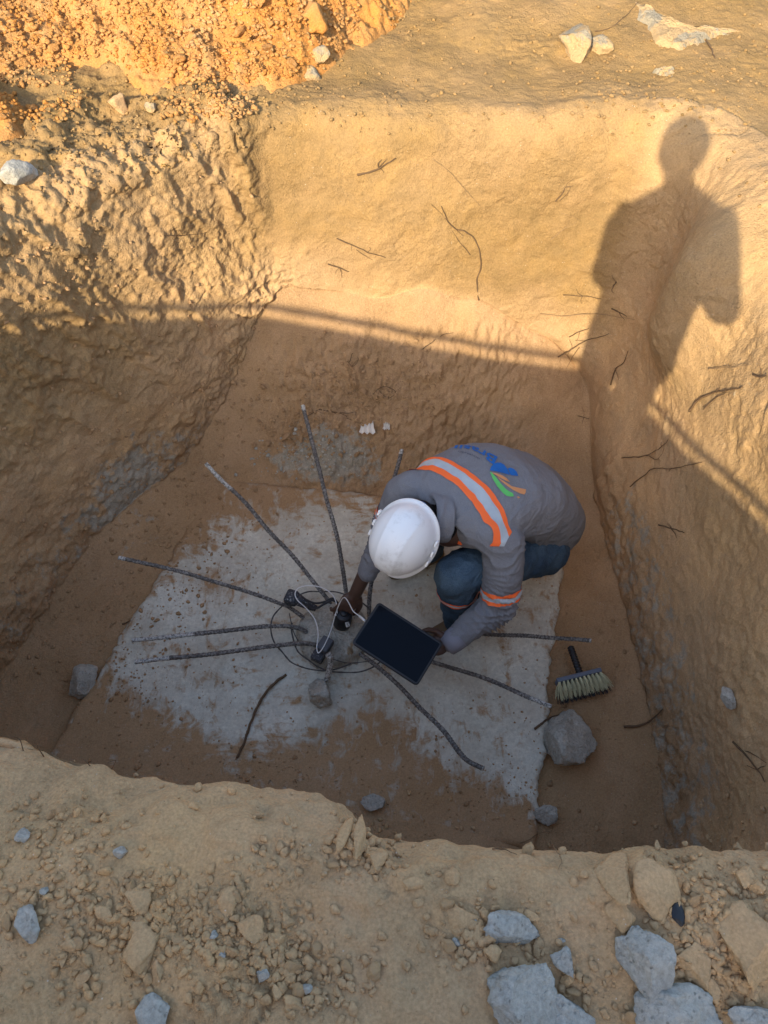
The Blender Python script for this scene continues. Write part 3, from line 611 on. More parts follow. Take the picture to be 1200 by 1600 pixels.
# crumbs: nobody could count them
def crumbs(n_, dens, mat, smin, smax, name, label, sub=1, pw=2.5):
    ks = pick(n_, dens); V0, F0 = ICO[sub]; n0 = len(V0); Vs = []; Fs = []
    sh = [stone_shape(500+q, sub, 7, .30)[0] for q in range(24)]
    r = smin+(smax-smin)*rng.random(n_)**pw; an = rng.uniform(0, 6.28, n_)
    for j, k in enumerate(ks):
        c, s_ = math.cos(an[j]), math.sin(an[j]); q = sh[j % 24]*np.array([1.15, .9, .75]); q = np.c_[q[:, 0]*c-q[:, 1]*s_, q[:, 0]*s_+q[:, 1]*c, q[:, 2]]
        jit = rng.uniform(-.004, .004, 3)*np.array([1, 1, 0]); Vs.append(q*r[j]+ALLV[k]+jit+ALLN[k]*r[j]*.3); Fs.append(F0+j*n0)
    tag(link(name, mesh_np(name, np.vstack(Vs), np.vstack(Fs), mat, sub > 1)), label, None, None, 'stuff')
crumbs(7500, fore_d, M_CLOD, .0012, .0100, 'soil_crumbs', 'brown crumbs of dry earth strewn over the near ground', 2, 4.0)
crumbs(15000, heap_d, M_OCLOD, .0016, .0115, 'heap_crumbs', 'loose orange crumbs covering the earth heap', 2, 3.2)
crumbs(1500, tal_d, M_DCLOD, .002, .010, 'slope_crumbs', 'brown crumbs on the slope in the pit', 2)
crumbs(3000, flo_d, M_DCLOD, .0015, .006, 'floor_crumbs', 'fine brown crumbs on the pit floor')
def gp_d(u, v, p): return gss(u, v, 480, 710, 60, 26)*(p[:, 2] < -1.0)
crumbs(170, gp_d, M_CONCP, .003, .011, 'concrete_crumbs', 'pale concrete crumbs at the far edge of the slab', 2)
def bk_d(u, v, p): return (v < 330)*(p[:, 2] > -.07)*(.12+gss(u, v, 500, 150, 120, 40)+gss(u, v, 1000, 130, 170, 60)*.8+gss(u, v, 150, 230, 170, 70)*1.4+gss(u, v, 620, 20, 60, 30)+.6*gss(u, v, 1120, 100, 90, 60))
crumbs(2600, bk_d, M_GCLOD, .0016, .009, 'far_crumbs', 'tan crumbs strewn over the far ground', 2)
def lw_d(u, v, p): return (p[:, 0] < -.5)*(p[:, 2] < -.1)*(.1+gss(u, v, 260, 800, 90, 130)+gss(u, v, 350, 640, 50, 60)+.7*gss(u, v, 60, 950, 80, 90)+.8*gss(u, v, 60, 380, 70, 50))
crumbs(1300, lw_d, M_DCLOD, .002, .011, 'wall_crumbs', 'crumbs clinging to the foot of the left wall', 2)
# ------------------------------------------------------------------ roots and twigs
def root(name, pts, r0, mat, label, cat='root', off=.003, r1=None, group=None, wig=.003, n_=None, branches=()):
    q = np.array([T(u, v, off) for u, v in pts]); m = n_ or max(14, len(pts)*8)
    r0 = r0*(.78 if name == 'root' else 1)
    def go(q, r0, r1, mb, sd):
        s_ = spline(q, m); w = np.c_[pn(s_, 30, sd), pn(s_, 30, sd+1), pn(s_, 30, sd+2)]*wig; s_ = s_+w
        rad = np.linspace(r0, r1, m)*(1+.25*pn(s_, 70, sd+3)); mb.tube(s_, np.clip(rad, .0006, None), 6)
    if cat == 'root' and name == 'root':
        for _ in range(random.randint(1, 3)):
            b_ = random.choice(pts[1:-1] or pts); a_ = random.uniform(0, 6.28); l_ = random.uniform(7, 18)
            branches = list(branches)+[[b_, (b_[0]+math.cos(a_)*l_*.5+random.uniform(-3, 3), b_[1]+math.sin(a_)*l_*.5), (b_[0]+math.cos(a_)*l_, b_[1]+math.sin(a_)*l_)]]
    mb = MB(); sd = random.randint(0, 60); go(q, r0, r0*.45 if r1 is None else r1, mb, sd)
    for k_, bp in enumerate(branches): go(np.array([T(u, v, off*.5) for u, v in bp]), r0*(.55 if len(bp) > 0 and k_ < 2 else .3), r0*.2, mb, sd+5)
    return tag(mb.build(name, mat), label, cat, group)
Rts = [
 ([(748, 468), (745, 440), (752, 410), (744, 378), (728, 362), (712, 358), (700, 345), (690, 322)], .0048, M_ROOT, 'long dark forked root hanging down the middle of the back wall', [[(712, 358), (695, 340), (684, 328), (674, 318)], [(735, 398), (718, 378), (706, 360)]]),
 ([(558, 273), (578, 268), (592, 262), (618, 246)], .0055, M_ROOT, 'thick dark root stub poking out high on the back wall', [[(592, 262), (600, 252), (606, 248)]]),
 ([(526, 372), (550, 382), (575, 393), (602, 402)], .0035, M_ROOT, 'straight dark twig stuck on the back wall left of centre', [[(550, 384), (568, 398), (582, 406)]]),
 ([(676, 248), (700, 266), (726, 295), (750, 322)], .0017, M_ROOTL, 'thin straight pale root slanting across the back wall', []),
 ([(868, 314), (880, 300), (884, 292), (896, 290)], .0035, M_ROOT, 'short kinked double root high at the right of the back wall', [[(874, 314), (886, 303), (892, 292)]]),
 ([(860, 374), (880, 358), (902, 346)], .002, M_ROOTL, 'pale straight rootlet below the kinked double root', [[(876, 333), (892, 337), (907, 343)]]),
 ([(512, 412), (530, 418), (546, 424)], .0035, M_ROOT, 'short dark twig below the straight twig on the back wall', []),
 ([(880, 460), (910, 462), (940, 466)], .003, M_ROOT, 'short dark root at the right end of the lit back wall', []),
 ([(843, 490), (880, 493), (930, 490), (992, 499)], .0028, M_ROOTL, 'long thin root reaching into the right back corner', []),
 ([(890, 526), (905, 518), (921, 513)], .0032, M_ROOT, 'small curved dark root above the branching one in the right corner', []),
 ([(872, 558), (893, 545), (915, 532), (935, 527), (952, 521)], .0045, M_ROOT, 'branching dark root in the right back corner', [[(905, 543), (896, 556), (886, 574)], [(893, 545), (880, 552), (874, 566)]]),
 ([(955, 602), (962, 578), (975, 566), (982, 548)], .0042, M_ROOT, 'crooked dark root on the right wall inside the shadow', []),
 ([(956, 482), (968, 488), (980, 494)], .004, M_ROOT, 'short thick root under the shadowed overhang', []),
 ([(902, 650), (912, 652), (922, 654)], .003, M_ROOT, 'tiny dark root at the foot of the back right corner', []),
 ([(1078, 642), (1092, 625), (1115, 614), (1138, 610), (1162, 605)], .006, M_ROOT, 'dark root arching along the sunlit right wall', [[(1100, 640), (1118, 622), (1140, 612)]]),
 ([(1108, 576), (1140, 574), (1172, 571)], .0028, M_ROOTL, 'thin pale root on the sunlit right wall', []),
 ([(1178, 586), (1190, 589), (1200, 587)], .005, M_ROOT, 'dark root end at the right image edge', []),
 ([(972, 716), (1010, 712), (1035, 698), (1046, 686)], .0035, M_ROOT, 'dark root below the overhang of the right wall', [[(1010, 712), (1030, 716), (1040, 690)]]),
 ([(985, 760), (1005, 745), (1022, 732), (1050, 732), (1098, 722)], .0035, M_ROOT, 'long curved root low in the shade of the right wall', []),
 ([(1030, 820), (1050, 826), (1071, 832)], .004, M_ROOT, 'stubby root in the shade of the right wall', []),
 ([(1147, 1160), (1168, 1182), (1184, 1202), (1196, 1222)], .005, M_ROOT, 'thick brown root at the lower right wall', [[(1155, 1168), (1178, 1180), (1198, 1192)]]),
 ([(963, 440), (956, 452)], .004, M_ROOT, 'short root stub in the shadow of the standing figure', []),
 ([(250, 368), (285, 367), (322, 363)], .0025, M_ROOT, 'thin dark root on the sunlit left wall', []),
 ([(500, 640), (530, 645), (552, 645)], .0032, M_ROOT, 'dark twig lying above the rubble on the slope', [[(520, 645), (545, 655), (565, 662)]]),
 ([(660, 546), (672, 536), (690, 524), (708, 520)], .0035, M_ROOT, 'dark twig across the upper slope', []),
 ([(545, 566), (552, 552), (560, 560), (550, 572), (540, 560)], .0025, M_ROOT, 'tangle of black rootlets on the slope', []),
 ([(582, 616), (600, 604), (618, 612), (606, 622), (590, 608)], .0025, M_ROOT, 'second tangle of dark rootlets lower on the slope', []),
 ([(478, 650), (495, 642), (508, 632)], .0025, M_ROOT, 'short twig beside the tallest bar on the slope', []),
 ([(660, 48), (700, 45), (735, 28), (790, 2)], .0026, M_ROOT, 'thin dark wire-like root curving up the far ground', [])]
Rts[-1] = ([(930, 50), (950, 46), (968, 34), (985, 18), (997, 4)], .0024, M_ROOT, 'thin dark root curving over the far ground to the mortar spill', [])
for pts, r0, m, lab, br in Rts: root('root', pts, r0, m, lab, group='roots and twigs in the soil', branches=br)
root('twig', [(1103, 64), (1110, 78), (1116, 93)], .004, M_ROOT, 'dark stick standing beside the tail of the mortar spill', 'twig', off=.006)
root('twig', [(447, 1055), (430, 1068), (412, 1088), (396, 1120), (384, 1155), (371, 1186)], .0062, M_ROOT, 'long bent brown stick on the slab below the wire ring', 'twig', .006, .0045)
root('twig', [(835, 1140), (848, 1130), (860, 1122), (872, 1118)], .005, M_ROOT, 'short dark stick behind the large jagged rock', 'twig', .006)
root('twig', [(975, 1137), (1000, 1134), (1020, 1124), (1037, 1108)], .0055, M_ROOT, 'bent stick on the pit floor by the right wall foot', 'twig', .006)
root('twig', [(192, 976), (204, 970)], .004, M_ROOT, 'tiny dark stick on the left of the slab', 'twig', .004, n_=8)
def sprig(u, v, du, dv, hgt, label, r0=.0012):          # thin rootlet standing up from the rim
    p = T(u, v); e = p+np.array([du, dv*0, hgt]); mid = (p+e)/2+np.array([.012*random.choice((-1, 1)), .01, 0])
    mb = MB(); mb.tube(spline([p-np.array([0, 0, .01]), mid, e], 14), np.linspace(r0, r0*.5, 14), 5); tag(mb.build('rootlet', M_ROOT), label, 'root', 'rootlets standing on the near rim')
for a in [(34, 1172, -.01, 0, .09, 'tall thin rootlet standing at the left end of the near rim'), (66, 1180, .02, 0, .06, 'leaning rootlet right of the tall one on the near rim'), (140, 1196, 0, 0, .03, 'short rootlet at the dip of the near rim'),
          (172, 1200, .005, 0, .035, 'short rootlet where the near rim bends'), (416, 1226, .012, 0, .04, 'pale rootlet on the hump of the near rim'), (464, 1224, .01, 0, .03, 'small rootlet right of the hump of the near rim')]: sprig(*a)
root('rootlet', [(812, 1318), (830, 1310), (842, 1302), (858, 1300), (860, 1316), (868, 1330), (877, 1345), (872, 1362)], .0014, M_ROOTL, 'curly pale rootlet looping over the near rim', group='rootlets standing on the near rim', off=.004)
root('rootlet', [(768, 1328), (790, 1330), (808, 1338)], .0012, M_ROOT, 'thin rootlet lying on the near rim left of the curly one', group='rootlets standing on the near rim')
# paper scraps
for (u, v, w, h, lab) in [(574, 670, 20, 22, 'crumpled white paper scrap on the slope'), (604, 668, 9, 14, 'small white paper scrap right of the crumpled one')]:
    p, nn = hit(u, v); k = proj(p[None])[2][0]/FPX; g = np.random.default_rng(u); mb = MB()
    m = 7; gx, gy = np.meshgrid(np.linspace(-.5, .5, m), np.linspace(-.5, .5, m)); q = np.c_[gx.ravel()*w*k*(1-.5*gy.ravel()), gy.ravel()*h*k*1.3, (.012+.014*np.abs(np.sin(gx.ravel()*9)))]
    q += g.normal(size=q.shape)*.0012; V = p+q; V = np.vstack([V, V-[0, 0, .0012]]); F = []
    for i in range(m-1):
        for j in range(m-1): a = i*m+j; F += [(a, a+1, a+m+1, a+m), tuple(x+m*m for x in (a, a+m, a+m+1, a+1))]
    mb.add(V, F); tag(mb.build('paper_scrap', M_PAPER, smooth=False), lab, 'litter')
# ------------------------------------------------------------------ reinforcing bars
def rebar(pts, label, tipn=.05, r=.0074, tip=True):      # pts: (u,v,z)
    q = np.array([P(*p) for p in pts]); L = np.linalg.norm(np.diff(q, axis=0), axis=1).sum(); m = int(L/.0032)
    s_ = spline(q, m); s_ += np.c_[pn(s_, 5, 3), pn(s_, 5, 4), pn(s_, 5, 5)]*.006*sm(np.linspace(0, 1, m), 0, .2)[:, None]
    e = empty('rebar', s_[0], label, 'rebar', 'bent steel bars around the broken pile head'); n8 = 10
    t = np.gradient(s_, axis=0); t /= np.linalg.norm(t, axis=1)[:, None]; a = nz(np.cross(t[0], [0, 0, 1])); V = []
    for i in range(m):
        a = nz(a-t[i]*np.dot(a, t[i])); b = np.cross(t[i], a)
        for k in range(n8):
            w = 2*math.pi*k/n8; ph = (i*.0032/.012+(.5 if k < n8/2 else 0)+.16*math.sin(w)) % 1
            rr = r*(1+(.20 if ph < .34 else 0)+(.16 if k in (0, n8//2) else 0)); V.append(s_[i]+rr*(math.cos(w)*a+math.sin(w)*b))
    V = np.array(V); V += (fbm(V, 60, 2, 3)*.0022)[:, None]*nz(np.array([.3, -.5, .8]))
    k0 = m-int(tipn*.7/.0032)
    def seg(i0, i1, name, mat):
        mat = M_MORTAR if not tip else mat; vv = V[i0*n8:i1*n8]; c = i1-i0; F = [(i*n8+k, i*n8+(k+1) % n8, (i+1)*n8+(k+1) % n8, (i+1)*n8+k) for i in range(c-1) for k in range(n8)]+[tuple(range(n8))[::-1], tuple((c-1)*n8+k for k in range(n8))]
        mb = MB(); mb.add(vv, F); mb.build(name, mat, e)
    if tip: seg(0, k0+1, 'bar', M_REBAR); V[k0*n8:] = V[k0*n8:]; seg(k0, m, 'mortar_tip', M_MORTAR)
    else: seg(0, m, 'bar', M_REBAR)
    return e
rebar([(478, 968, -1.42), (452, 948, -1.375), (440, 943, -1.35), (330, 907, -1.24), (185, 870, -1.12)], 'steel bar reaching upper left over the slab, ending nearest the left wall', .03)
rebar([(488, 1005, -1.43), (476, 986, -1.395), (455, 979, -1.38), (430, 979, -1.37), (340, 986, -1.33), (205, 1001, -1.26)], 'steel bar pointing left, upper of the two level ones', .16)
rebar([(515, 1035, -1.43), (500, 1012, -1.38), (470, 1006, -1.37), (430, 1010, -1.36), (340, 1020, -1.33), (211, 1034, -1.27)], 'steel bar pointing left, lower of the two level ones', .10)
rebar([(520, 952, -1.43), (510, 935, -1.38), (485, 902, -1.33), (410, 815, -1.17), (322, 724, -1.04)], 'steel bar reaching up left with a white crusted end', .14)
rebar([(545, 958, -1.43), (541, 925, -1.37), (528, 850, -1.25), (505, 760, -1.12), (473, 634, -.98)], 'longest steel bar pointing up towards the back slope', .03)
rebar([(578, 975, -1.43), (577, 950, -1.40), (583, 900, -1.32), (604, 790, -1.21), (628, 702, -1.13)], 'steel bar passing behind the worker with its end above his shoulder', .03)
rebar([(600, 985, -1.43), (650, 988, -1.39), (720, 990, -1.37), (790, 992, -1.34), (850, 996, -1.30), (923, 1001, -1.25)], 'steel bar pointing right under the worker arm towards the brush', .015)
rebar([(590, 1010, -1.43), (625, 1020, -1.39), (680, 1035, -1.36), (770, 1066, -1.31), (862, 1104, -1.25)], 'steel bar pointing lower right with a white crusted end', .10)
rebar([(560, 1020, -1.43), (590, 1042, -1.39), (640, 1088, -1.33), (690, 1140, -1.27), (724, 1182, -1.22), (755, 1200, -1.20)], 'steel bar pointing to the near rim with a bent end', .015)
e = rebar([(512, 1022, -1.30), (517, 1030, -1.32), (514, 1048, -1.37), (510, 1064, -1.415)], 'short white crusted steel stub ending in a lump of concrete', .012, r=.011, tip=False)
V, F = stone_shape(915, 5, 14, .20); me = mesh_np('concrete_lump', V*np.array([.066, .078, .062])+P(500, 1083, -1.405), F, M_CONCP); link('concrete_lump', me, e)
def ring(cu, cv, ru, rv, z, label, seed, a0=0, a1=360):
    a = np.linspace(R(a0), R(a1), 120); pts = []
    for t in a: pts.append(P(cu+ru*math.cos(t), cv+rv*math.sin(t), z))
    pts = np.array(pts); pts += np.c_[pn(pts, 9, seed), pn(pts, 9, seed+1), pn(pts, 9, seed+2)]*.012
    mb = MB(); mb.tube(pts, .0032*(1+.3*pn(pts, 60, 3)), 6); return tag(mb.build('stirrup', M_WIRE), label, 'stirrup')
ring(507, 985, 83, 62, -1.385, 'wide wire ring around the broken pile head', 4, 60, 330)
ring(540, 985, 82, 66, -1.40, 'second wire ring half hidden under the tablet', 14, -10, 190)
for pts, lab in [([(452, 958, -1.39), (458, 985, -1.40), (466, 1002, -1.41)], 'short thin tie wire inside the wide ring'), ([(612, 1022, -1.40), (580, 1032, -1.395), (545, 1036, -1.39), (520, 1030, -1.39)], 'pale tie wire bowed below the pile head')]:
    mb = MB(); mb.tube(spline([P(*p) for p in pts], 20), .002, 6); tag(mb.build('tie_wire', M_WIRE), lab, 'wire')
# ------------------------------------------------------------------ measuring kit
def oriented_box(u, v, z, w, l, h, deg, name, mat, parent=None, bev=.006, up=(0, 0, 1)):
    c = P(u, v, z); up = nz(up); a = nz(np.array([math.cos(R(deg)), math.sin(R(deg)), 0])-up*np.dot([math.cos(R(deg)), math.sin(R(deg)), 0], up)); b = np.cross(up, a)
    mb = MB(); mb.box(c, (a, b, up), (w/2, l/2, h/2), bev); return mb.build(name, mat, parent), c, a, b
e = empty('clamp_sensor', P(470, 938, -1.35), 'scuffed dark clamp sensor resting on the bars left of the hand', 'sensor')
_, c, a, b = oriented_box(456, 934, -1.335, .055, .062, .045, -20, 'housing', M_SCUFF, e, .012)
mb = MB(); q = spline([P(464, 936, -1.335), P(478, 944, -1.345), P(494, 951, -1.36)], 12); mb.tube(q, np.linspace(.026, .013, 12), 14); mb.build('tapered_neck', M_SCUFF, e)
for off in (0, 1):
    mb = MB(); mb.tube(spline([P(466+off*6, 930+off*10, -1.325), P(490, 942+off*9, -1.315), P(508, 940+off*3, -1.30), P(520, 935+off*3, -1.295), P(530, 945, -1.31)], 30), .0045, 8); mb.build('black_lead', M_BLACK, e)
e = empty('probe_block', P(506, 1010, -1.36), 'dark rectangular probe with white spatter beside the crusted stub', 'sensor')
oriented_box(508, 1008, -1.345, .062, .05, .035, 60, 'cap', plain('slate_plastic', (.07, .075, .085), .6, .4, 90), e, .006)
oriented_box(497, 1026, -1.375, .042, .05, .035, 62, 'spattered_body', M_SCUFF, e, .006)
e = empty('handheld_probe', P(535, 968, -1.35), 'black rounded handheld probe gripped on the pile head', 'probe')
c = P(536, 966, -1.345); ax_ = nz(np.array([.15, .1, 1]))
mb = MB(); zz = np.array([-.045, -.04, .0, .028, .036, .04]); rr = [.030, .037, .038, .036, .030, .004]; mb.tube([c+ax_*z for z in zz], rr, 28); mb.build('body', M_BLACK, e)
mb = MB(); mb.tube([c+ax_*.037, c+ax_*.044], [.018, .017], 20); mb.build('button', M_BLACK, e)
mb = MB(); mb.box(P(543, 976, -1.312), (nz([1, .3, 0]), nz([-.3, 1, .5]), nz([0, -.4, 1])), (.008, .010, .004), .001); mb.build('pale_sticker', M_MORTAR, e)
# tablet
tc = P(621, 1005.5, -1.07)
def on_plane(u, v, c, nn): d = ray(u, v); return CAM+d*(np.dot(c-CAM, nn)/np.dot(d, nn))
tn = nz(np.array([.10, -.26, 1.0])); ca, cb, cd = on_plane(598, 941, tc, tn), on_plane(699, 1006, tc, tn), on_plane(544, 998, tc, tn)
ta = nz((cb-ca)); tb = nz((cd-ca)-ta*np.dot(cd-ca, ta)); hw_, hl_ = np.linalg.norm(cb-ca)/2, abs(np.dot(cd-ca, tb))/2; tn = np.cross(ta, tb); tn = tn if tn[2] > 0 else -tn
TB = empty('tablet', tc, 'black tablet with a dark screen held over the bars by the crouching worker', 'tablet')
def rrect(c, a, b, n_, hw, hl, th_, rad, mat, name, parent, bev=.002):
    pts = []
    for sx, sy, a0 in ((1, 1, 0), (-1, 1, 90), (-1, -1, 180), (1, -1, 270)):
        for k in range(7): w = R(a0+15*k); pts.append((sx*(hw-rad)+rad*math.cos(w), sy*(hl-rad)+rad*math.sin(w)))
    m = len(pts); V = []; F = []
    for z, s_ in ((-th_, 1-bev*2/hw), (-th_+bev, 1), (th_-bev, 1), (th_, 1-bev*2/hw)):
        for x, y in pts: V.append(c+a*x*s_+b*y*s_+n_*z)
    for i in range(3):
        for k in range(m): F.append((i*m+k, i*m+(k+1) % m, (i+1)*m+(k+1) % m, (i+1)*m+k))
    F += [tuple(range(m))[::-1], tuple(3*m+k for k in range(m))]; mb = MB(); mb.add(V, F); return mb.build(name, mat, parent, smooth=False)
rrect(tc, ta, tb, tn, hw_, hl_, .007, .014, M_BLACK, 'case', TB); rrect(tc+tn*.0068, ta, tb, tn, hw_-.009, hl_-.009, .0012, .006, M_SCREEN, 'screen', TB, .0004)
# white cable from tablet to probe
pl = P(569, 969, -1.055); mb = MB(); pe = P(561, 962, -1.06)
CBL = empty('white_cable', pl, 'thin white cable looping from the tablet over the pile head', 'cable')
mb.tube([pl+nz(pl-pe)*.006, pl, pe], [.0048, .0048, .004], 12); mb.build('plug', M_WHITEC, CBL)
cp = [(561, 962, -1.06), (552, 955, -1.08), (545, 942, -1.12), (539, 934, -1.16), (533, 938, -1.20), (525, 957, -1.27), (517, 985, -1.32), (507, 1008, -1.325), (498, 1020, -1.325), (495, 1012, -1.325), (497, 990, -1.33), (492, 968, -1.33), (478, 950, -1.31), (465, 938, -1.29), (461, 927, -1.28), (468, 918, -1.27), (485, 915, -1.26), (505, 919, -1.26), (520, 930, -1.27), (526, 945, -1.29), (527, 958, -1.30)]
mb = MB(); mb.tube(spline([P(*p) for p in cp], 160), .0021, 8); mb.build('cord', M_WHITEC, CBL)
mb = MB(); mb.ball(P(524, 961, -1.26), .0045, 6); mb.build('cable_clip', M_WHITEC, CBL)
# brush
e = empty('brush', T(905, 1075), 'masonry brush with pale yellow bristles and black handle on the pit floor', 'brush')
bz = -1.455
h0, h1 = P(891, 1010, bz+.02), P(905, 1050, bz+.028); hb = spline([h0, (h0+h1)/2, h1, P(907, 1056, bz+.028)], 60)
tq = np.linspace(0, 1, 60); rad = (.0125-.003*sm(tq, .75, 1)+.0022*(np.sin(tq*90) > 0)*(tq < .72))*np.where(tq < .03, .6, 1)
mb = MB(); mb.tube(hb, rad, 14); mb.build('handle', M_BLACK, e)
f0, f1 = P(869, 1066, bz+.028), P(938, 1049, bz+.028); fa = nz(f1-f0); fd = nz(np.cross(fa, [0, 0, 1])); fd = fd if fd[1] < 0 else -fd
mb = MB(); mb.box((f0+f1)/2, (fa, fd, np.array([0, 0, 1])), (np.linalg.norm(f1-f0)/2, .009, .022), .003); mb.build('head_block', plain('dusty_blue_plastic', (.13, .15, .19), .6, .4, 90), e)
M_BR = plain('bristle', (.58, .55, .34), .8, .3, 0, var=.35)
mb = MB(); Lf = np.linalg.norm(f1-f0)
mt = MB()
for row, zz in enumerate((-.014, -.004, .006, .016)):
    for tft in range(11):
        sx_ = (tft+.5)/11
        for k in range(34):
            s0 = f0+fa*Lf*(sx_+random.uniform(-.014, .014))+fd*.007+np.array([0, 0, zz+random.uniform(-.003, .003)])
            splay = (sx_-.5)*.020+random.gauss(0, .0035)+(.02 if tft == 10 and random.random() < .15 else 0)-(.02 if tft == 0 and random.random() < .15 else 0)
            ln = random.uniform(.068, .082)-.010*row; e1 = s0+fd*ln+fa*splay+np.array([0, 0, random.gauss(0, .004)-.006]); md = (s0+e1)/2+fa*splay*.1+np.array([0, 0, .003])
            (mt if row == 0 else mb).tube([s0, md, e1], [.0012, .0011, .0006], 4, False)
mb.build('bristles', M_BR, e); mt.build('dark_bristles', M_BLACK, e)
# ------------------------------------------------------------------ people
M_SKIN = plain('dark_skin', (.075, .038, .024), .5, .45, 160, var=.12, bd=.001)
n = NM('grey_work_shirt'); fab = n.mix(n.noise(5, 3), (.172, .176, .190), (.215, .219, .232)); fab = n.mix(1.0, fab, n.ramp(n.noise(300, 2), (.3, .9), (.7, 1.08)), 'MULTIPLY')
wr = n.noise(11, 5, .6, n.mapping((1, .5, 1.6), (.4, .3, .9)), .8); M_SHIRT = n.done(fab, .9, .15, n.bump(n.noise(500, 1), .25, .001, n.bump(wr, .75, .022)))
n = NM('blue_jeans'); jc = n.mix(n.ramp(n.noise(6, 4), (.35, 0), (.7, 1)), (.030, .055, .090), (.080, .130, .180)); jc = n.mix(1.0, jc, n.ramp(n.noise(350, 2), (.3, .7), (.7, 1.25)), 'MULTIPLY')
M_JEAN = n.done(jc, .9, .15, n.bump(n.noise(13, 5, .6, None, .8), .9, .022))
M_ORANGE = plain('fluorescent_orange_tape', (.95, .16, .035), .7, .3, 250, var=.06, bd=.0006)
M_SILVER = plain('reflective_silver_tape', (.40, .45, .48), .45, .6, 130, var=.22, bd=.001)
n = NM('white_helmet_plastic'); M_HELM = n.done(n.mix(n.ramp(n.noise(14, 5, .7), (.55, 0), (.8, 1)), (.90, .91, .89), (.60, .59, .55)), n.ramp(n.noise(20, 4), (.3, .30), (.7, .42)), .5)
M_HAIR = plain('black_hair', (.010, .009, .008), .9, .2, 220, var=.3, bd=.004); M_BOOT = plain('dusty_boot', (.16, .115, .07), .9, .2, 90)
M_BLUE = plain('blue_print', (.012, .13, .42), .7, .2); M_GREEN = plain('green_print', (.12, .50, .13), .7, .2); M_OPRINT = plain('orange_print', (.62, .28, .12), .7, .2); M_GPRINT = plain('dark_grey_print', (.07, .085, .12), .8, .2)
def hand(mb, wrist, dx, back, thumb, curl=25, spread=1.0, tc_=20, sc=1.0):
    dx = nz(dx); back = nz(np.array(back)-dx*np.dot(back, dx)); ly = nz(np.cross(back, dx)); ly = ly if np.dot(ly, thumb) > 0 else -ly; w = np.asarray(wrist, float)
    L = lambda x, y, z: w+(dx*x+ly*y+back*z)*sc
    mb.ell(L(.05, 0, 0), (dx*.05*sc, ly*.040*sc, back*.015*sc), 10); mb.caps(w, L(.03, 0, 0), .024*sc, .022*sc)
    for k, (y, ln) in enumerate([(.030, .072), (.010, .080), (-.010, .074), (-.029, .060)]):
        p = L(.085, y, .002); a = R(curl*.5); pts = [L(.05, y*.8, 0), p]; sp = (y/.03)*.10*spread
        for f, l in enumerate((.42, .32, .26)):
            dirv = dx*math.cos(a)+ly*sp-back*math.sin(a); p = p+dirv*l*ln*sc*1.12; pts.append(p); a += R(curl*(1+.08*k))
        mb.chain(pts, [x*sc for x in (.0105, .0098, .0090, .0082, .0070)], 6)
    a = R(35+tc_*.3); t0, t1 = L(.018, .026, -.004), L(.045, .050, -.014); t2 = t1+(dx*.030+ly*.008-back*.012)*sc; t3 = t2+(dx*.024-ly*.004-back*.010)*sc
    mb.chain([t0, t1, t2, t3], [x*sc for x in (.016, .0125, .0105, .0088)], 6)
def head(mb, c, up, fwd, k=1.0):
    up = nz(up); fwd = nz(np.array(fwd)-up*np.dot(fwd, up)); rt = np.cross(fwd, up); c = np.asarray(c, float); L = lambda x, y, z: c+(fwd*x+rt*y+up*z)*k
    mb.ell(L(0, 0, .02), (fwd*.096*k, rt*.077*k, up*.098*k), 14); mb.ell(L(.028, 0, -.055), (fwd*.062*k, rt*.054*k, up*.065*k), 12)
    mb.ell(L(.060, 0, -.092), (fwd*.024*k, rt*.026*k, up*.018*k), 8)
    mb.chain([L(.092, 0, .005), L(.106, 0, -.028), L(.110, 0, -.036)], [.008*k, .012*k, .013*k], 6)
    mb.ell(L(.086, 0, -.066), (fwd*.010*k, rt*.025*k, up*.006*k), 6); mb.ell(L(.084, 0, -.078), (fwd*.010*k, rt*.022*k, up*.007*k), 6)
    for s_ in (-1, 1):
        mb.ell(L(-.005, s_*.080, -.012), (fwd*.018*k, rt*.008*k, up*.030*k), 8); mb.ell(L(.078, s_*.030, .022), (fwd*.016*k, rt*.022*k, up*.008*k), 6); mb.ell(L(.076, s_*.030, .004), (fwd*.012*k, rt*.014*k, up*.008*k), 6)
    return L
def torso_loft(mb, rows, n_=28, p_=2.4):                   # rows: centre, lateral, half width, half depth, dorsal hint
    V = []; cs = np.array([r[0] for r in rows], float); t = np.gradient(cs, axis=0)
    for i, (c, lat, w, d, dors) in enumerate(rows):
        tt_ = nz(t[i]); la = nz(np.array(lat, float)-tt_*np.dot(lat, tt_)); do = np.cross(tt_, la); do = do if np.dot(do, dors) > 0 else -do
        for k in range(n_):
            a = 2*math.pi*k/n_; cx, sy_ = math.cos(a), math.sin(a); V.append(np.array(c)+la*w*np.sign(cx)*abs(cx)**(2/p_)+do*d*np.sign(sy_)*abs(sy_)**(2/p_))
    m = len(rows); F = [(i*n_+k, i*n_+(k+1) % n_, (i+1)*n_+(k+1) % n_, (i+1)*n_+k) for i in range(m-1) for k in range(n_)]+[tuple(range(n_))[::-1], tuple((m-1)*n_+k for k in range(n_))]
    mb.add(V, F)
def finish(me, mat, name, parent, disp=None):
    cv = get_co(me)
    if disp is not None: cv = cv+get_no(me)*disp(cv)[:, None]; set_co(me, cv)
    me.materials.clear(); me.materials.append(mat); me.polygons.foreach_set('use_smooth', np.ones(len(me.polygons), bool)); me.name = name
    return link(name, me, parent)
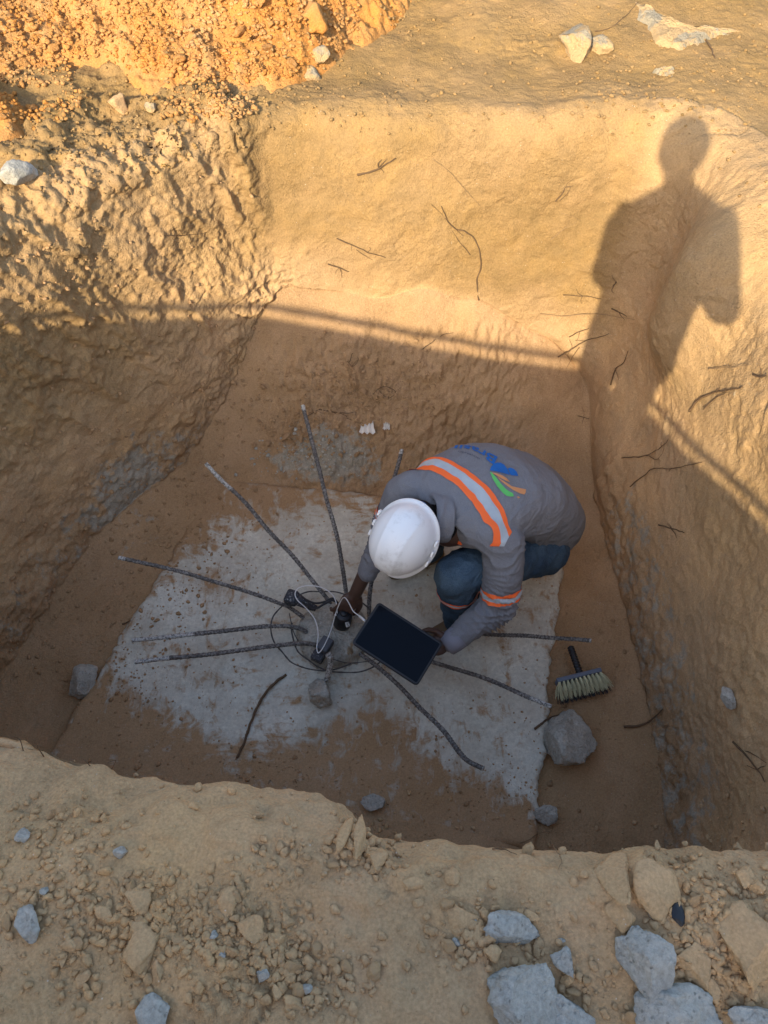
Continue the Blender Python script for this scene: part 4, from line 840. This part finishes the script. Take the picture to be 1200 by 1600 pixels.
# --- crouching worker
hipC = np.array([.605, 1.80, -1.10]); shL = np.array([.415, 1.505, -.80]); shR = np.array([.075, 1.715, -.80])
elL = np.array([.430, 1.365, -1.055]); wrL = P(702, 1006, -1.15); elR = np.array([.005, 1.675, -1.02]); wrR = P(556, 926, -1.25)
hpL = np.array([.665, 1.690, -1.17]); hpR = np.array([.53, 1.87, -1.17]); knL = P(711, 897, -.965); knR = np.array([.12, 1.70, -.98])
anL = P(703, 985, -1.385)+np.array([.03, .03, 0]); anR = np.array([.20, 1.80, -1.38]); LATH = np.array([.50, -.86, 0]); LATS = np.array([.86, -.52, -.02])
UPD = np.array([.1, .1, 1.0])
WK = empty('person', (.35, 1.6, SZ), 'crouching worker in a white helmet, grey shirt with orange bands and blue jeans', 'person')
hc = P(634, 846, -.70)+np.array([-.006, .035, -.035]); hup = nz([-.34, -.66, .62]); hfw = nz([-.35, -.45, -.82])
body = MB(); LH = head(body, hc, hup, hfw)
body.chain([LH(-.02, 0, -.05), LH(-.03, 0, -.11), (.20, 1.56, -.80)], [.058, .055, .060])
body.chain([(.24, 1.59, -.84), (.35, 1.66, -.88), (.47, 1.73, -.94), (.58, 1.79, -1.08)], [.09, .11, .11, .11]); body.chain([shL+[-.03, 0, -.02], (.24, 1.60, -.86), shR+[.03, 0, -.02]], [.045, .07, .045])
body.chain([shL+[-.02, 0, -.02], elL, wrL], [.045, .038, .026]); body.chain([shR+[.02, 0, -.02], elR, wrR], [.045, .038, .027])
for h_, k_, a_2 in ((hpL, knL, anL), (hpR, knR, anR)): body.chain([h_, k_, a_2], [.075, .05, .036])
hdR = P(538, 952, -1.305)-wrR; hand(body, wrR, hdR, nz([.3, -.45, .8]), np.array([.8, -.5, 0]), 30, 1.6)
hdL = nz(tc-tn*.055-ta*.01+tb*.03-wrL); hand(body, wrL, hdL, -tn, np.array([0, 1, 0]), -4, 1.2)
finish(remeshed(body, .0045, 3, .4), M_SKIN, 'body', WK)
# trousers
tr = MB(); tr.ell(hipC+[.0, 0, -.04], (nz(LATH)*.185, nz([.86, .5, .2])*.15, np.array([0, 0, .145])), 14)
tr.chain([hpL+[-.02, 0, .0], (hpL+knL)/2+[0, 0, .01], knL], [.115, .100, .078]); tr.chain([hpR+[-.02, 0, .0], (hpR+knR)/2, knR], [.115, .098, .076])
tr.chain([knL, knL*.55+anL*.45+[.015, .01, 0], anL+[0, 0, .03]], [.078, .074, .058]); tr.chain([knR, (knR+anR)/2+[.02, .01, 0], anR+[0, 0, .03]], [.076, .070, .058])
TRM = remeshed(tr, .009, 6)
axl = nz(anL-knL)
def jd(v):
    s_ = (v-knL)@axl.astype(np.float32); return .014*ridge(along(v, (.1, .1, 1), .4), 12, 2, 5)**2+.004*fbm(v, 22, 2, 6)
TR = finish(TRM, M_JEAN, 'jeans', WK, jd)
for an, k_ in ((anL, knL), (anR, knR)):
    bt = MB(); fw = nz([-.85, -.45, 0]); f_ = np.array([an[0], an[1], SZ+.045])
    bt.chain([f_+[0, 0, .05], f_, f_+fw*.09+[0, 0, -.008], f_+fw*.17+[0, 0, -.012]], [.05, .045, .042, .036]); bt.chain([f_-fw*.035+[0, 0, -.01], f_], [.04, .04])
    finish(remeshed(bt, .008, 4), M_BOOT, 'boot', WK)
# shirt
shb = MB()
torso_loft(shb, [((.695, 1.835, -1.21), LATH, .160, .140, (.6, .4, .6)), ((.668, 1.825, -1.13), LATH, .180, .145, (.6, .4, .6)), ((.618, 1.81, -1.03), LATH, .195, .148, (.5, .4, .8)),
 ((.545, 1.785, -.935), nz(LATH)*.6+nz(LATS)*.4, .212, .150, (.3, .3, 1)), ((.45, 1.76, -.865), nz(LATH)*.7+nz(LATS), .225, .145, UPD), ((.362, 1.715, -.825), nz(LATH)*.2+nz(LATS)*.8, .232, .135, UPD),
 ((.290, 1.66, -.81), LATS, .228, .120, UPD), ((.235, 1.61, -.81), LATS, .200, .100, (-.2, -.2, 1)), ((.200, 1.575, -.815), LATS, .145, .078, (-.2, -.2, 1))])
shb.chain([shL+[-.035, .01, 0], shL+[.01, -.01, -.03], (shL+elL)/2+[.01, -.005, 0], elL], [.078, .082, .078, .070]); shb.chain([elL, (elL+wrL)/2, wrL+nz(elL-wrL)*.015], [.070, .058, .043])
shb.chain([shR+[.035, 0, 0], shR+[0, 0, -.03], (shR+elR)/2, elR], [.075, .076, .068, .060]); cufR = P(574, 893, -1.165); shb.chain([elR, (elR+cufR)/2, cufR], [.060, .052, .044])
# collar
a = np.linspace(0, 2*math.pi, 40); cu = nz(np.array([.19, 1.55, -.80])-LH(-.03, 0, -.11)); cc_ = np.array([.195, 1.565, -.775]); ca_ = nz(LATS-cu*np.dot(LATS, cu)); cb_ = np.cross(cu, ca_)
[shb.tube([cc_+cu*o_+ca_*(.086-.1*abs(o_))*math.cos(t)+cb_*(.080-.1*abs(o_))*math.sin(t) for t in a], .0115, 8, False) for o_ in (.030, .018, .006, -.006, -.018, -.026)]
SHM = remeshed(shb, .0052, 14, .5)
def sd(v):
    el = np.exp(-((np.linalg.norm(v-elL, axis=1))/.10)**2)+np.exp(-((np.linalg.norm(v-elR, axis=1))/.09)**2)+.7*np.exp(-((np.linalg.norm(v-shL-[.0, .0, -.1], axis=1))/.09)**2)
    wst = np.exp(-((np.linalg.norm(v-np.array([.60, 1.70, -1.1]), axis=1))/.17)**2); fa_ = np.exp(-((np.linalg.norm(v-(wrL+elL)/2, axis=1))/.09)**2)
    nk = np.exp(-((np.linalg.norm(v-np.array([.22, 1.58, -.75]), axis=1))/.11)**2)
    w_ = v+np.stack([pn(v, 7, 71), pn(v, 7, 72), pn(v, 7, 73)], 1)*.035
    def folds(a, b, f, amp, c0, wid):
        ax = nz(np.array(b)-a).astype(np.float32); t_ = (w_-a)@ax; L_ = np.linalg.norm(np.array(b)-a); k_ = np.exp(-((t_/L_-c0)/wid)**2)*np.exp(-(np.linalg.norm(v-(np.array(a)+(np.array(b)-a)*c0), axis=1)/.17)**2)
        s_ = np.sin(t_*f+4*pn(v, 5, 33)+3*pn(v, 11, 34)); return 1.5*amp*k_*(np.abs(s_)**.6*-1+.6)*(.4+np.clip(pn(v, 9, 35)+.5, 0, 1))
    r = .006*fbm(v, 5, 3, 1)+(.010*el+.010*wst+.008*fa_+.010*nk+.003)*(ridge(along(w_, (.3, .8, .6), .35), 11, 2, 4)-.5)+.0012*fbm(v, 25, 2, 9)
    r += folds(shL, elL, 120, .011, .92, .28)+folds(elL, wrL, 125, .011, .25, .45)+folds(shR, elR, 120, .010, .9, .35)+folds(elR, cufR, 120, .008, .4, .5)+folds(shL, elL, 75, .007, .15, .3)
    # drape creases running from the armpit towards the waist
    q = (w_-np.array([.47, 1.60, -1.0]))@nz([.86, -.1, -.5]).astype(np.float32); r += .009*np.exp(-(np.linalg.norm(v-np.array([.53, 1.66, -1.03]), axis=1)/.15)**2)*(.6-np.abs(np.sin(q*62+3*pn(v, 6, 8)))**.7)
    return r
SH = finish(SHM, M_SHIRT, 'shirt', WK, sd)
# cuffs where the shirt ends
mb = MB(); dl = nz(wrL-elL); mb.tube([wrL-dl*.05, wrL-dl*.02, wrL+dl*.012, wrL+dl*.016], [.047, .046, .041, .034], 20); mb.build('cuff', plain('pale_cuff', (.22, .22, .25), .9, .15, 40), WK)
def bvh_of(me):
    return BVHTree.FromPolygons([v.co[:] for v in me.vertices], [p.vertices[:] for p in me.polygons])
BS = bvh_of(SHM); BJ = bvh_of(TRM)
def on_shirt(u, v, off=.0025, bv=None):
    d = ray(u, v); h = (bv or BS).ray_cast(Vector(CAM), Vector(d).normalized())
    if h[0] is None: return None
    nn = np.array(h[1]); nn = nn if np.dot(nn, d) < 0 else -nn; return np.array(h[0])+nn*off
def strip(src, p0, nrm, lo, hi, keep, off, name, mat, parent, cuts=()):
    bm = bmesh.new(); bm.from_mesh(src); nrm = Vector(nz(nrm)); p0 = Vector(p0)
    for dd_, sgn in ((lo, 1), (hi, -1)):
        bmesh.ops.bisect_plane(bm, geom=bm.verts[:]+bm.edges[:]+bm.faces[:], plane_co=p0+nrm*dd_, plane_no=nrm*sgn, clear_inner=True)
    for co_, no_ in cuts: bmesh.ops.bisect_plane(bm, geom=bm.verts[:]+bm.edges[:]+bm.faces[:], plane_co=Vector(co_), plane_no=Vector(no_), clear_outer=True)
    dl = [f for f in bm.faces if not keep(np.array(f.calc_center_median()), np.array(f.normal))]; bmesh.ops.delete(bm, geom=dl, context='FACES')
    bmesh.ops.delete(bm, geom=[v for v in bm.verts if not v.link_faces], context='VERTS'); bm.normal_update()
    for v in bm.verts: v.co += v.normal*off
    me = bpy.data.meshes.new(name); bm.to_mesh(me); bm.free(); me.materials.clear(); me.materials.append(mat)
    me.polygons.foreach_set('use_smooth', np.ones(len(me.polygons), bool)); me.update(); return link(name, me, parent)
def band(src, p0, nrm, keep, w1=.013, w2=.029, cuts=()):
    strip(src, p0, nrm, -w2, -w1, keep, .0032, 'orange_band', M_ORANGE, WK, cuts); strip(src, p0, nrm, w1, w2, keep, .0032, 'orange_band', M_ORANGE, WK, cuts); strip(src, p0, nrm, -w1, w1, keep, .0036, 'reflective_band', M_SILVER, WK, cuts)
lat = nz(LATS); a1, a2, a3 = on_shirt(672, 723, 0), on_shirt(742, 762, 0), on_shirt(790, 848, 0)
print("BANDHITS", a1, a2, a3)
if a1 is not None and a2 is not None and a3 is not None:
    bn = nz(np.cross(a2-a1, a3-a1)); lat = nz(LATS); midb = (a1+a3)/2
    bn = bn if bn[0] > 0 else -bn; 
    band(SHM, a2, bn, lambda c, n_: c[2] > -.93 and n_[2] > -.1 and np.linalg.norm(c-a2) < .30, .013, .030, [(a3, lat), (on_shirt(789, 853, 0), (0, -.82, -.57))])
ua = nz(elL-shL); band(SHM, shL+(elL-shL)*.78, ua, lambda c, n_: np.linalg.norm(c-(shL+(elL-shL)*.78)) < .125 and np.dot(c-a2, lat) > .0 and c[1] < 1.5, .010, .023)
ub = nz(elR-shR); band(SHM, shR+(elR-shR)*.62, ub, lambda c, n_: np.linalg.norm(c-(shR+(elR-shR)*.62)) < .10 and c[0] < .08, .009, .02)
kb = knL+axl*.135; band(TRM, kb, axl+np.array([.0, -.05, 0]), lambda c, n_: np.linalg.norm(c-kb) < .11, .005, .013)
kb2 = knR+nz(anR-knR)*.13; band(TRM, kb2, nz(anR-knR), lambda c, n_: np.linalg.norm(c-kb2) < .10, .008, .02)
# printed emblem and lettering on the back
def decal(polys, name, mat, fn):
    mb = MB()
    for poly in polys:
        bm = bmesh.new(); vs = [bm.verts.new((x, y, 0)) for x, y in poly]; bm.faces.new(vs); bmesh.ops.triangulate(bm, faces=bm.faces[:])
        for _ in range(3): bmesh.ops.subdivide_edges(bm, edges=[e_ for e_ in bm.edges if e_.calc_length() > 2.2], cuts=1); bmesh.ops.triangulate(bm, faces=bm.faces[:])
        bm.verts.index_update(); V = []; ok = True
        for v in bm.verts:
            p = fn(v.co.x, v.co.y)
            V.append(np.full(3, 9e9) if p is None else p)
        mb.add(V, [[v.index for v in f.verts] for f in bm.faces if all(V[v.index][0] < 1e9 for v in f.verts)]); bm.free()
    return mb.prune().build(name, mat, WK)
c4 = lambda L_: [(680+x/6.667, 680+y/6.667) for x, y in L_]
sp_ = lambda pts: [tuple(x) for x in spline(c4(pts)+[c4(pts)[0]], 40)[:-1]]
decal([c4([(570, 370), (580, 335), (605, 305), (640, 290), (680, 292), (715, 312), (745, 350), (760, 385), (778, 418), (735, 408), (690, 395), (640, 382)]), c4([(752, 352), (780, 343), (815, 355), (845, 385), (863, 428), (825, 426), (785, 420)])], 'blue_emblem', M_BLUE, on_shirt)
decal([c4([(572, 388), (592, 396), (630, 440), (680, 505), (735, 565), (780, 595), (806, 608), (818, 638), (780, 642), (745, 635), (700, 600), (645, 535), (600, 460)])], 'green_emblem', M_GREEN, on_shirt)
decal([c4([(588, 393), (640, 402), (700, 425), (742, 452), (776, 492), (740, 482), (690, 455), (640, 425)]), c4([(640, 432), (690, 468), (750, 505), (795, 535), (850, 548), (942, 568), (938, 600), (925, 622), (870, 606), (810, 575), (740, 525), (680, 475)]), c4([(845, 645), (862, 640), (882, 652), (865, 660)])], 'orange_emblem', M_OPRINT, on_shirt)
def text_decal(txt, cs, ups, hs, mat, name):
    cu_ = bpy.data.curves.new('t', 'FONT'); cu_.body = txt; cu_.size = 1; cu_.resolution_u = 3; cu_.offset = .018 if len(txt) < 8 else .004
    o = bpy.data.objects.new('t', cu_); C.objects.link(o); dg = bpy.context.evaluated_depsgraph_get(); dg.update(); me = bpy.data.meshes.new_from_object(o.evaluated_get(dg)); bpy.data.objects.remove(o)
    bm = bmesh.new(); bm.from_mesh(me); bmesh.ops.triangulate(bm, faces=bm.faces[:])
    for _ in range(2): bmesh.ops.subdivide_edges(bm, edges=[e_ for e_ in bm.edges if e_.calc_length() > .14], cuts=1); bmesh.ops.triangulate(bm, faces=bm.faces[:])
    xs = [v.co.x for v in bm.verts]; x0, x1 = min(xs), max(xs); cs = np.array(cs); kk = np.linspace(0, 1, len(cs)); V = []; bm.verts.index_update()
    for v in bm.verts:
        s_ = (v.co.x-x0)/(x1-x0); b0 = np.array([np.interp(s_, kk, cs[:, 0]), np.interp(s_, kk, cs[:, 1])]); hh = np.interp(s_, np.linspace(0, 1, len(hs)), hs); p = b0+np.array(ups)*hh*v.co.y/.7
        w = on_shirt(p[0], p[1]); V.append(w if w is not None else np.full(3, 9e9))
    mb = MB(); mb.add(V, [[v.index for v in f.verts] for f in bm.faces if all(V[v.index][0] < 1e9 for v in f.verts)]); bm.free(); mb.prune().build(name, mat, WK)
text_decal('Brasil', [(777, 715), (764, 708), (751, 702), (739, 698), (726, 696.5), (712, 696.5)], (-.42, .9), [13, 12, 10, 8, 6.5, 5], M_BLUE, 'blue_lettering')
text_decal('GOVERNO', [(750, 717), (740, 711.5), (729, 707.5), (716, 705)], (-.4, .9), [2.2, 2, 1.8, 1.5], M_GPRINT, 'small_lettering')
mb = MB(); mb.chain([LH(-.03, 0, -.07), LH(-.03, 0, -.11), (.205, 1.565, -.80)], [.064, .066, .074]); finish(remeshed(mb, .006, 3), M_HAIR, 'neck_gaiter', WK)
# hair, helmet
mb = MB(); mb.ell(LH(-.012, 0, .015), (nz(hfw-hup*np.dot(hfw, hup))*.098, np.cross(nz(hfw-hup*np.dot(hfw, hup)), hup)*.083, hup*.103), 14); mb.ell(LH(-.045, 0, -.045), (hfw*.055, np.cross(hfw, hup)*.070, hup*.05), 10); mb.chain([LH(-.06, 0, -.04), LH(-.075, 0, -.085)], [.062, .055])  # hair carried down the nape as dark fill for the neck shadow
finish(remeshed(mb, .007, 4), M_HAIR, 'hair', WK)
def helmet(LH, parent):
    hw = MB(); nu, nv = 96, 30; V = []
    prof = []
    for j in range(nv+1): prof.append((math.sin(j/nv*math.pi/2), math.cos(j/nv*math.pi/2)))
    for (s_, cz) in prof:
        for k in range(nu):
            a = 2*math.pi*k/nu; x, y = math.cos(a)*s_, math.sin(a)*s_; zz = .146*cz**.92
            yy = y*.109; xx = x*.130
            rd = .0035*np.exp(-((abs(yy)-.040*(1-.25*x))/.006)**2)*sm(cz, .12, .4)-.004*(abs(yy) < .036*(1-.25*x))*sm(cz, .12, .4)*0
            rd += .0018*sm(.040*(1-.25*x)-abs(yy), -.003, .004)*sm(cz, .1, .4)
            V.append(LH(xx*(1+rd*4), yy, .005+zz+rd-.0))
    n0 = (nv+1)*nu
    for j, (ex, dz) in enumerate([(.003, -.010), (.006, -.016), (.012, -.021), (.013, -.025), (.005, -.024), (-.004, -.014)]):
        for k in range(nu):
            a = 2*math.pi*k/nu; fr = max(0, math.cos(a)); e_ = ex*(1+1.6*fr**2); V.append(LH(math.cos(a)*(.130+e_), math.sin(a)*(.109+ex), .005+dz-.008*fr**2))
    F = [(i*nu+k, i*nu+(k+1) % nu, (i+1)*nu+(k+1) % nu, (i+1)*nu+k) for i in range(nv+6) for k in range(nu)]
    hw.add(V, F); o = hw.build('helmet', M_HELM, parent)
    # side slots
    for s_ in (-1, 1):
        mb = MB(); ft, rt_, ut = LH(1, 0, 0)-LH(0, 0, 0), LH(0, 1, 0)-LH(0, 0, 0), LH(0, 0, 1)-LH(0, 0, 0)
        for x in (-.045, -.005, .035): mb.box(LH(x, s_*.1165*(1-(x/.3)**2), .012), (ft, rt_, ut), (.010, .004, .010), .002)
        mb.build('accessory_slot', M_HELM, o)
    mb = MB(); a = np.linspace(R(60), R(300), 50); mb.tube([LH(math.cos(t)*.112, math.sin(t)*.094, -.035) for t in a], .009, 8); mb.build('headband', M_BLACK, o)
    mb = MB(); c0 = LH(-.115, .0, -.035); fw = nz(LH(-1, 0, 0)-LH(0, 0, 0)); mb.tube([c0, c0+fw*.018, c0+fw*.021], [.019, .018, .013], 18); mb.build('adjusting_knob', M_BLUE, o)
helmet(LH, WK)
mb = MB()
for s_ in (-1, 1): mb.tube(spline([LH(.03, s_*.092, -.02), LH(.035, s_*.080, -.06), LH(.05, s_*.03, -.112), LH(.05, 0, -.115)], 20), .005, 6)
mb.build('chin_strap', M_BLACK, WK)
# --- the photographer standing behind the near rim (his shadow falls on the far corner)
PH = empty('person', (-.075, -.37, 0), 'standing photographer whose shadow falls across the far right corner', 'person')
b2 = MB(); ph = np.array([-.10, -.29, 1.735]); L2 = head(b2, ph, (0, -.05, 1), (0, 1, -.35)); W_ = lambda x, y, z: np.array([-.09+x, -.37+y, z*1.07])
b2.chain([L2(-.02, 0, -.05), W_(0, -.01, 1.50), W_(0, 0, 1.42)], [.055, .050, .06]); b2.chain([W_(0, 0, 1.36), W_(0, 0, 1.2), W_(0, 0, 1.0)], [.085, .09, .10])
ELL, WLL, ELR, WLR = W_(-.17, .08, 1.10), W_(-.005, .13, 1.22), W_(.30, .06, 1.09), W_(.175, .13, 1.22)
for s_, el, wr_ in ((-1, ELL, WLL), (1, ELR, WLR)): b2.chain([W_(s_*.18, 0, 1.42), el, wr_], [.05, .042, .028])
for s_ in (-1, 1): b2.chain([W_(s_*.09, 0, .95), W_(s_*.10, .02, .52), W_(s_*.11, -.02, .09)], [.085, .055, .042]); b2.chain([W_(s_*.11, -.04, .045), W_(s_*.118, .12, .040)], [.030, .024])
hand(b2, WLL, (.5, .55, .6), (-.5, -.2, -.3), np.array([0, 0, 1]), 22); hand(b2, WLR, (-.5, .55, .6), (.5, -.2, -.3), np.array([0, 0, 1]), 22)
finish(remeshed(b2, .007, 3, .4), M_SKIN, 'body', PH)
s2 = MB(); torso_loft(s2, [(W_(0, 0, .88), (1, 0, 0), .185, .125, (0, -1, 0)), (W_(0, 0, 1.0), (1, 0, 0), .180, .122, (0, -1, 0)), (W_(0, 0, 1.15), (1, 0, 0), .180, .122, (0, -1, 0)), (W_(0, 0, 1.3), (1, 0, 0), .20, .13, (0, -1, 0)), (W_(0, 0, 1.40), (1, 0, 0), .165, .105, (0, -1, 0)), (W_(0, 0, 1.46), (1, 0, 0), .09, .075, (0, -1, 0))])
for s_, el, wr_ in ((-1, ELL, WLL), (1, ELR, WLR)): s2.chain([W_(0, -.01, 1.50), W_(s_*.11, -.01, 1.435), W_(s_*.185, 0, 1.36), (W_(s_*.185, 0, 1.36)+el)/2, el, wr_], [.066, .062, .066, .058, .054, .040])
finish(remeshed(s2, .010, 5), M_SHIRT, 'shirt', PH, lambda v: .005*ridge(v, 9, 3, 4))
t2 = MB(); t2.ell(W_(0, 0, .93), np.diag([.18, .125, .13]), 12)
for s_ in (-1, 1): t2.chain([W_(s_*.09, 0, .88), W_(s_*.10, .02, .52), W_(s_*.11, -.02, .10)], [.105, .078, .066])
finish(remeshed(t2, .010, 5), M_JEAN, 'jeans', PH)
for s_ in (-1, 1):
    bt = MB(); bt.chain([W_(s_*.11, -.06, .05), W_(s_*.115, .05, .045), W_(s_*.12, .17, .038)], [.05, .045, .038]); finish(remeshed(bt, .01, 4), M_BOOT, 'boot', PH)
mb = MB(); mb.ell(L2(-.01, 0, .03), np.array([L2(.104, 0, 0)-L2(0, 0, 0), L2(0, .088, 0)-L2(0, 0, 0), L2(0, 0, .108)-L2(0, 0, 0)]), 12); mb.build('hair', M_HAIR, PH)
PHN = empty('mobile_phone', (0, -.03, 1.47), 'black mobile phone held up by the standing photographer', 'phone')
PHC = CAM-F_*.014-U_*.052
rrect(PHC, np.array([1, 0, 0]), U_, -F_, .037, .074, .004, .009, M_BLACK, 'phone_case', PHN); rrect(PHC-F_*.0042, np.array([1, 0, 0]), U_, -F_, .034, .071, .0006, .006, M_SCREEN, 'phone_screen', PHN, .0002)
# --- unseen timber barrier added behind him as a shadow caster: its top edge and rail draw the shade line on the pit walls
BR = empty('shade_barrier', (0, -2.0, 0), 'unseen timber barrier with a top rail, added to cast the shade line', 'barrier')
M_WOOD = plain('weathered_timber', (.32, .24, .16), .85, .2, 50)
p0_, p1_ = np.array([-4.6, -.19, 0]), np.array([3.0, -3.46, 0]); bd_ = nz(p1_-p0_); bn_ = np.array([-bd_[1], bd_[0], 0]); Lb = np.linalg.norm(p1_-p0_); HB = 1.53
for k in range(7):
    mb = MB(); mb.box((p0_+p1_)/2+[0, 0, HB-.11-k*.225], (bd_, bn_, (0, 0, 1)), (Lb/2, .012, .112), .0); mb.build('plank', M_WOOD, BR, False)
mb = MB(); mb.box((p0_+p1_)/2+[0, 0, HB+.062], (bd_, bn_, (0, 0, 1)), (Lb/2, .016, .014), .003); mb.build('rail', M_WOOD, BR, False)
for k in range(6):
    mb = MB(); c_ = p0_+(p1_-p0_)*(.02+k*.19)-bn_*.045; hp_ = (HB+.12 if k in (0, 5) else HB-.01)+.2; mb.box(c_+[0, 0, hp_/2-.2], (bd_, bn_, (0, 0, 1)), (.03, .03, hp_/2), .004); mb.build('post', M_WOOD, BR, False)
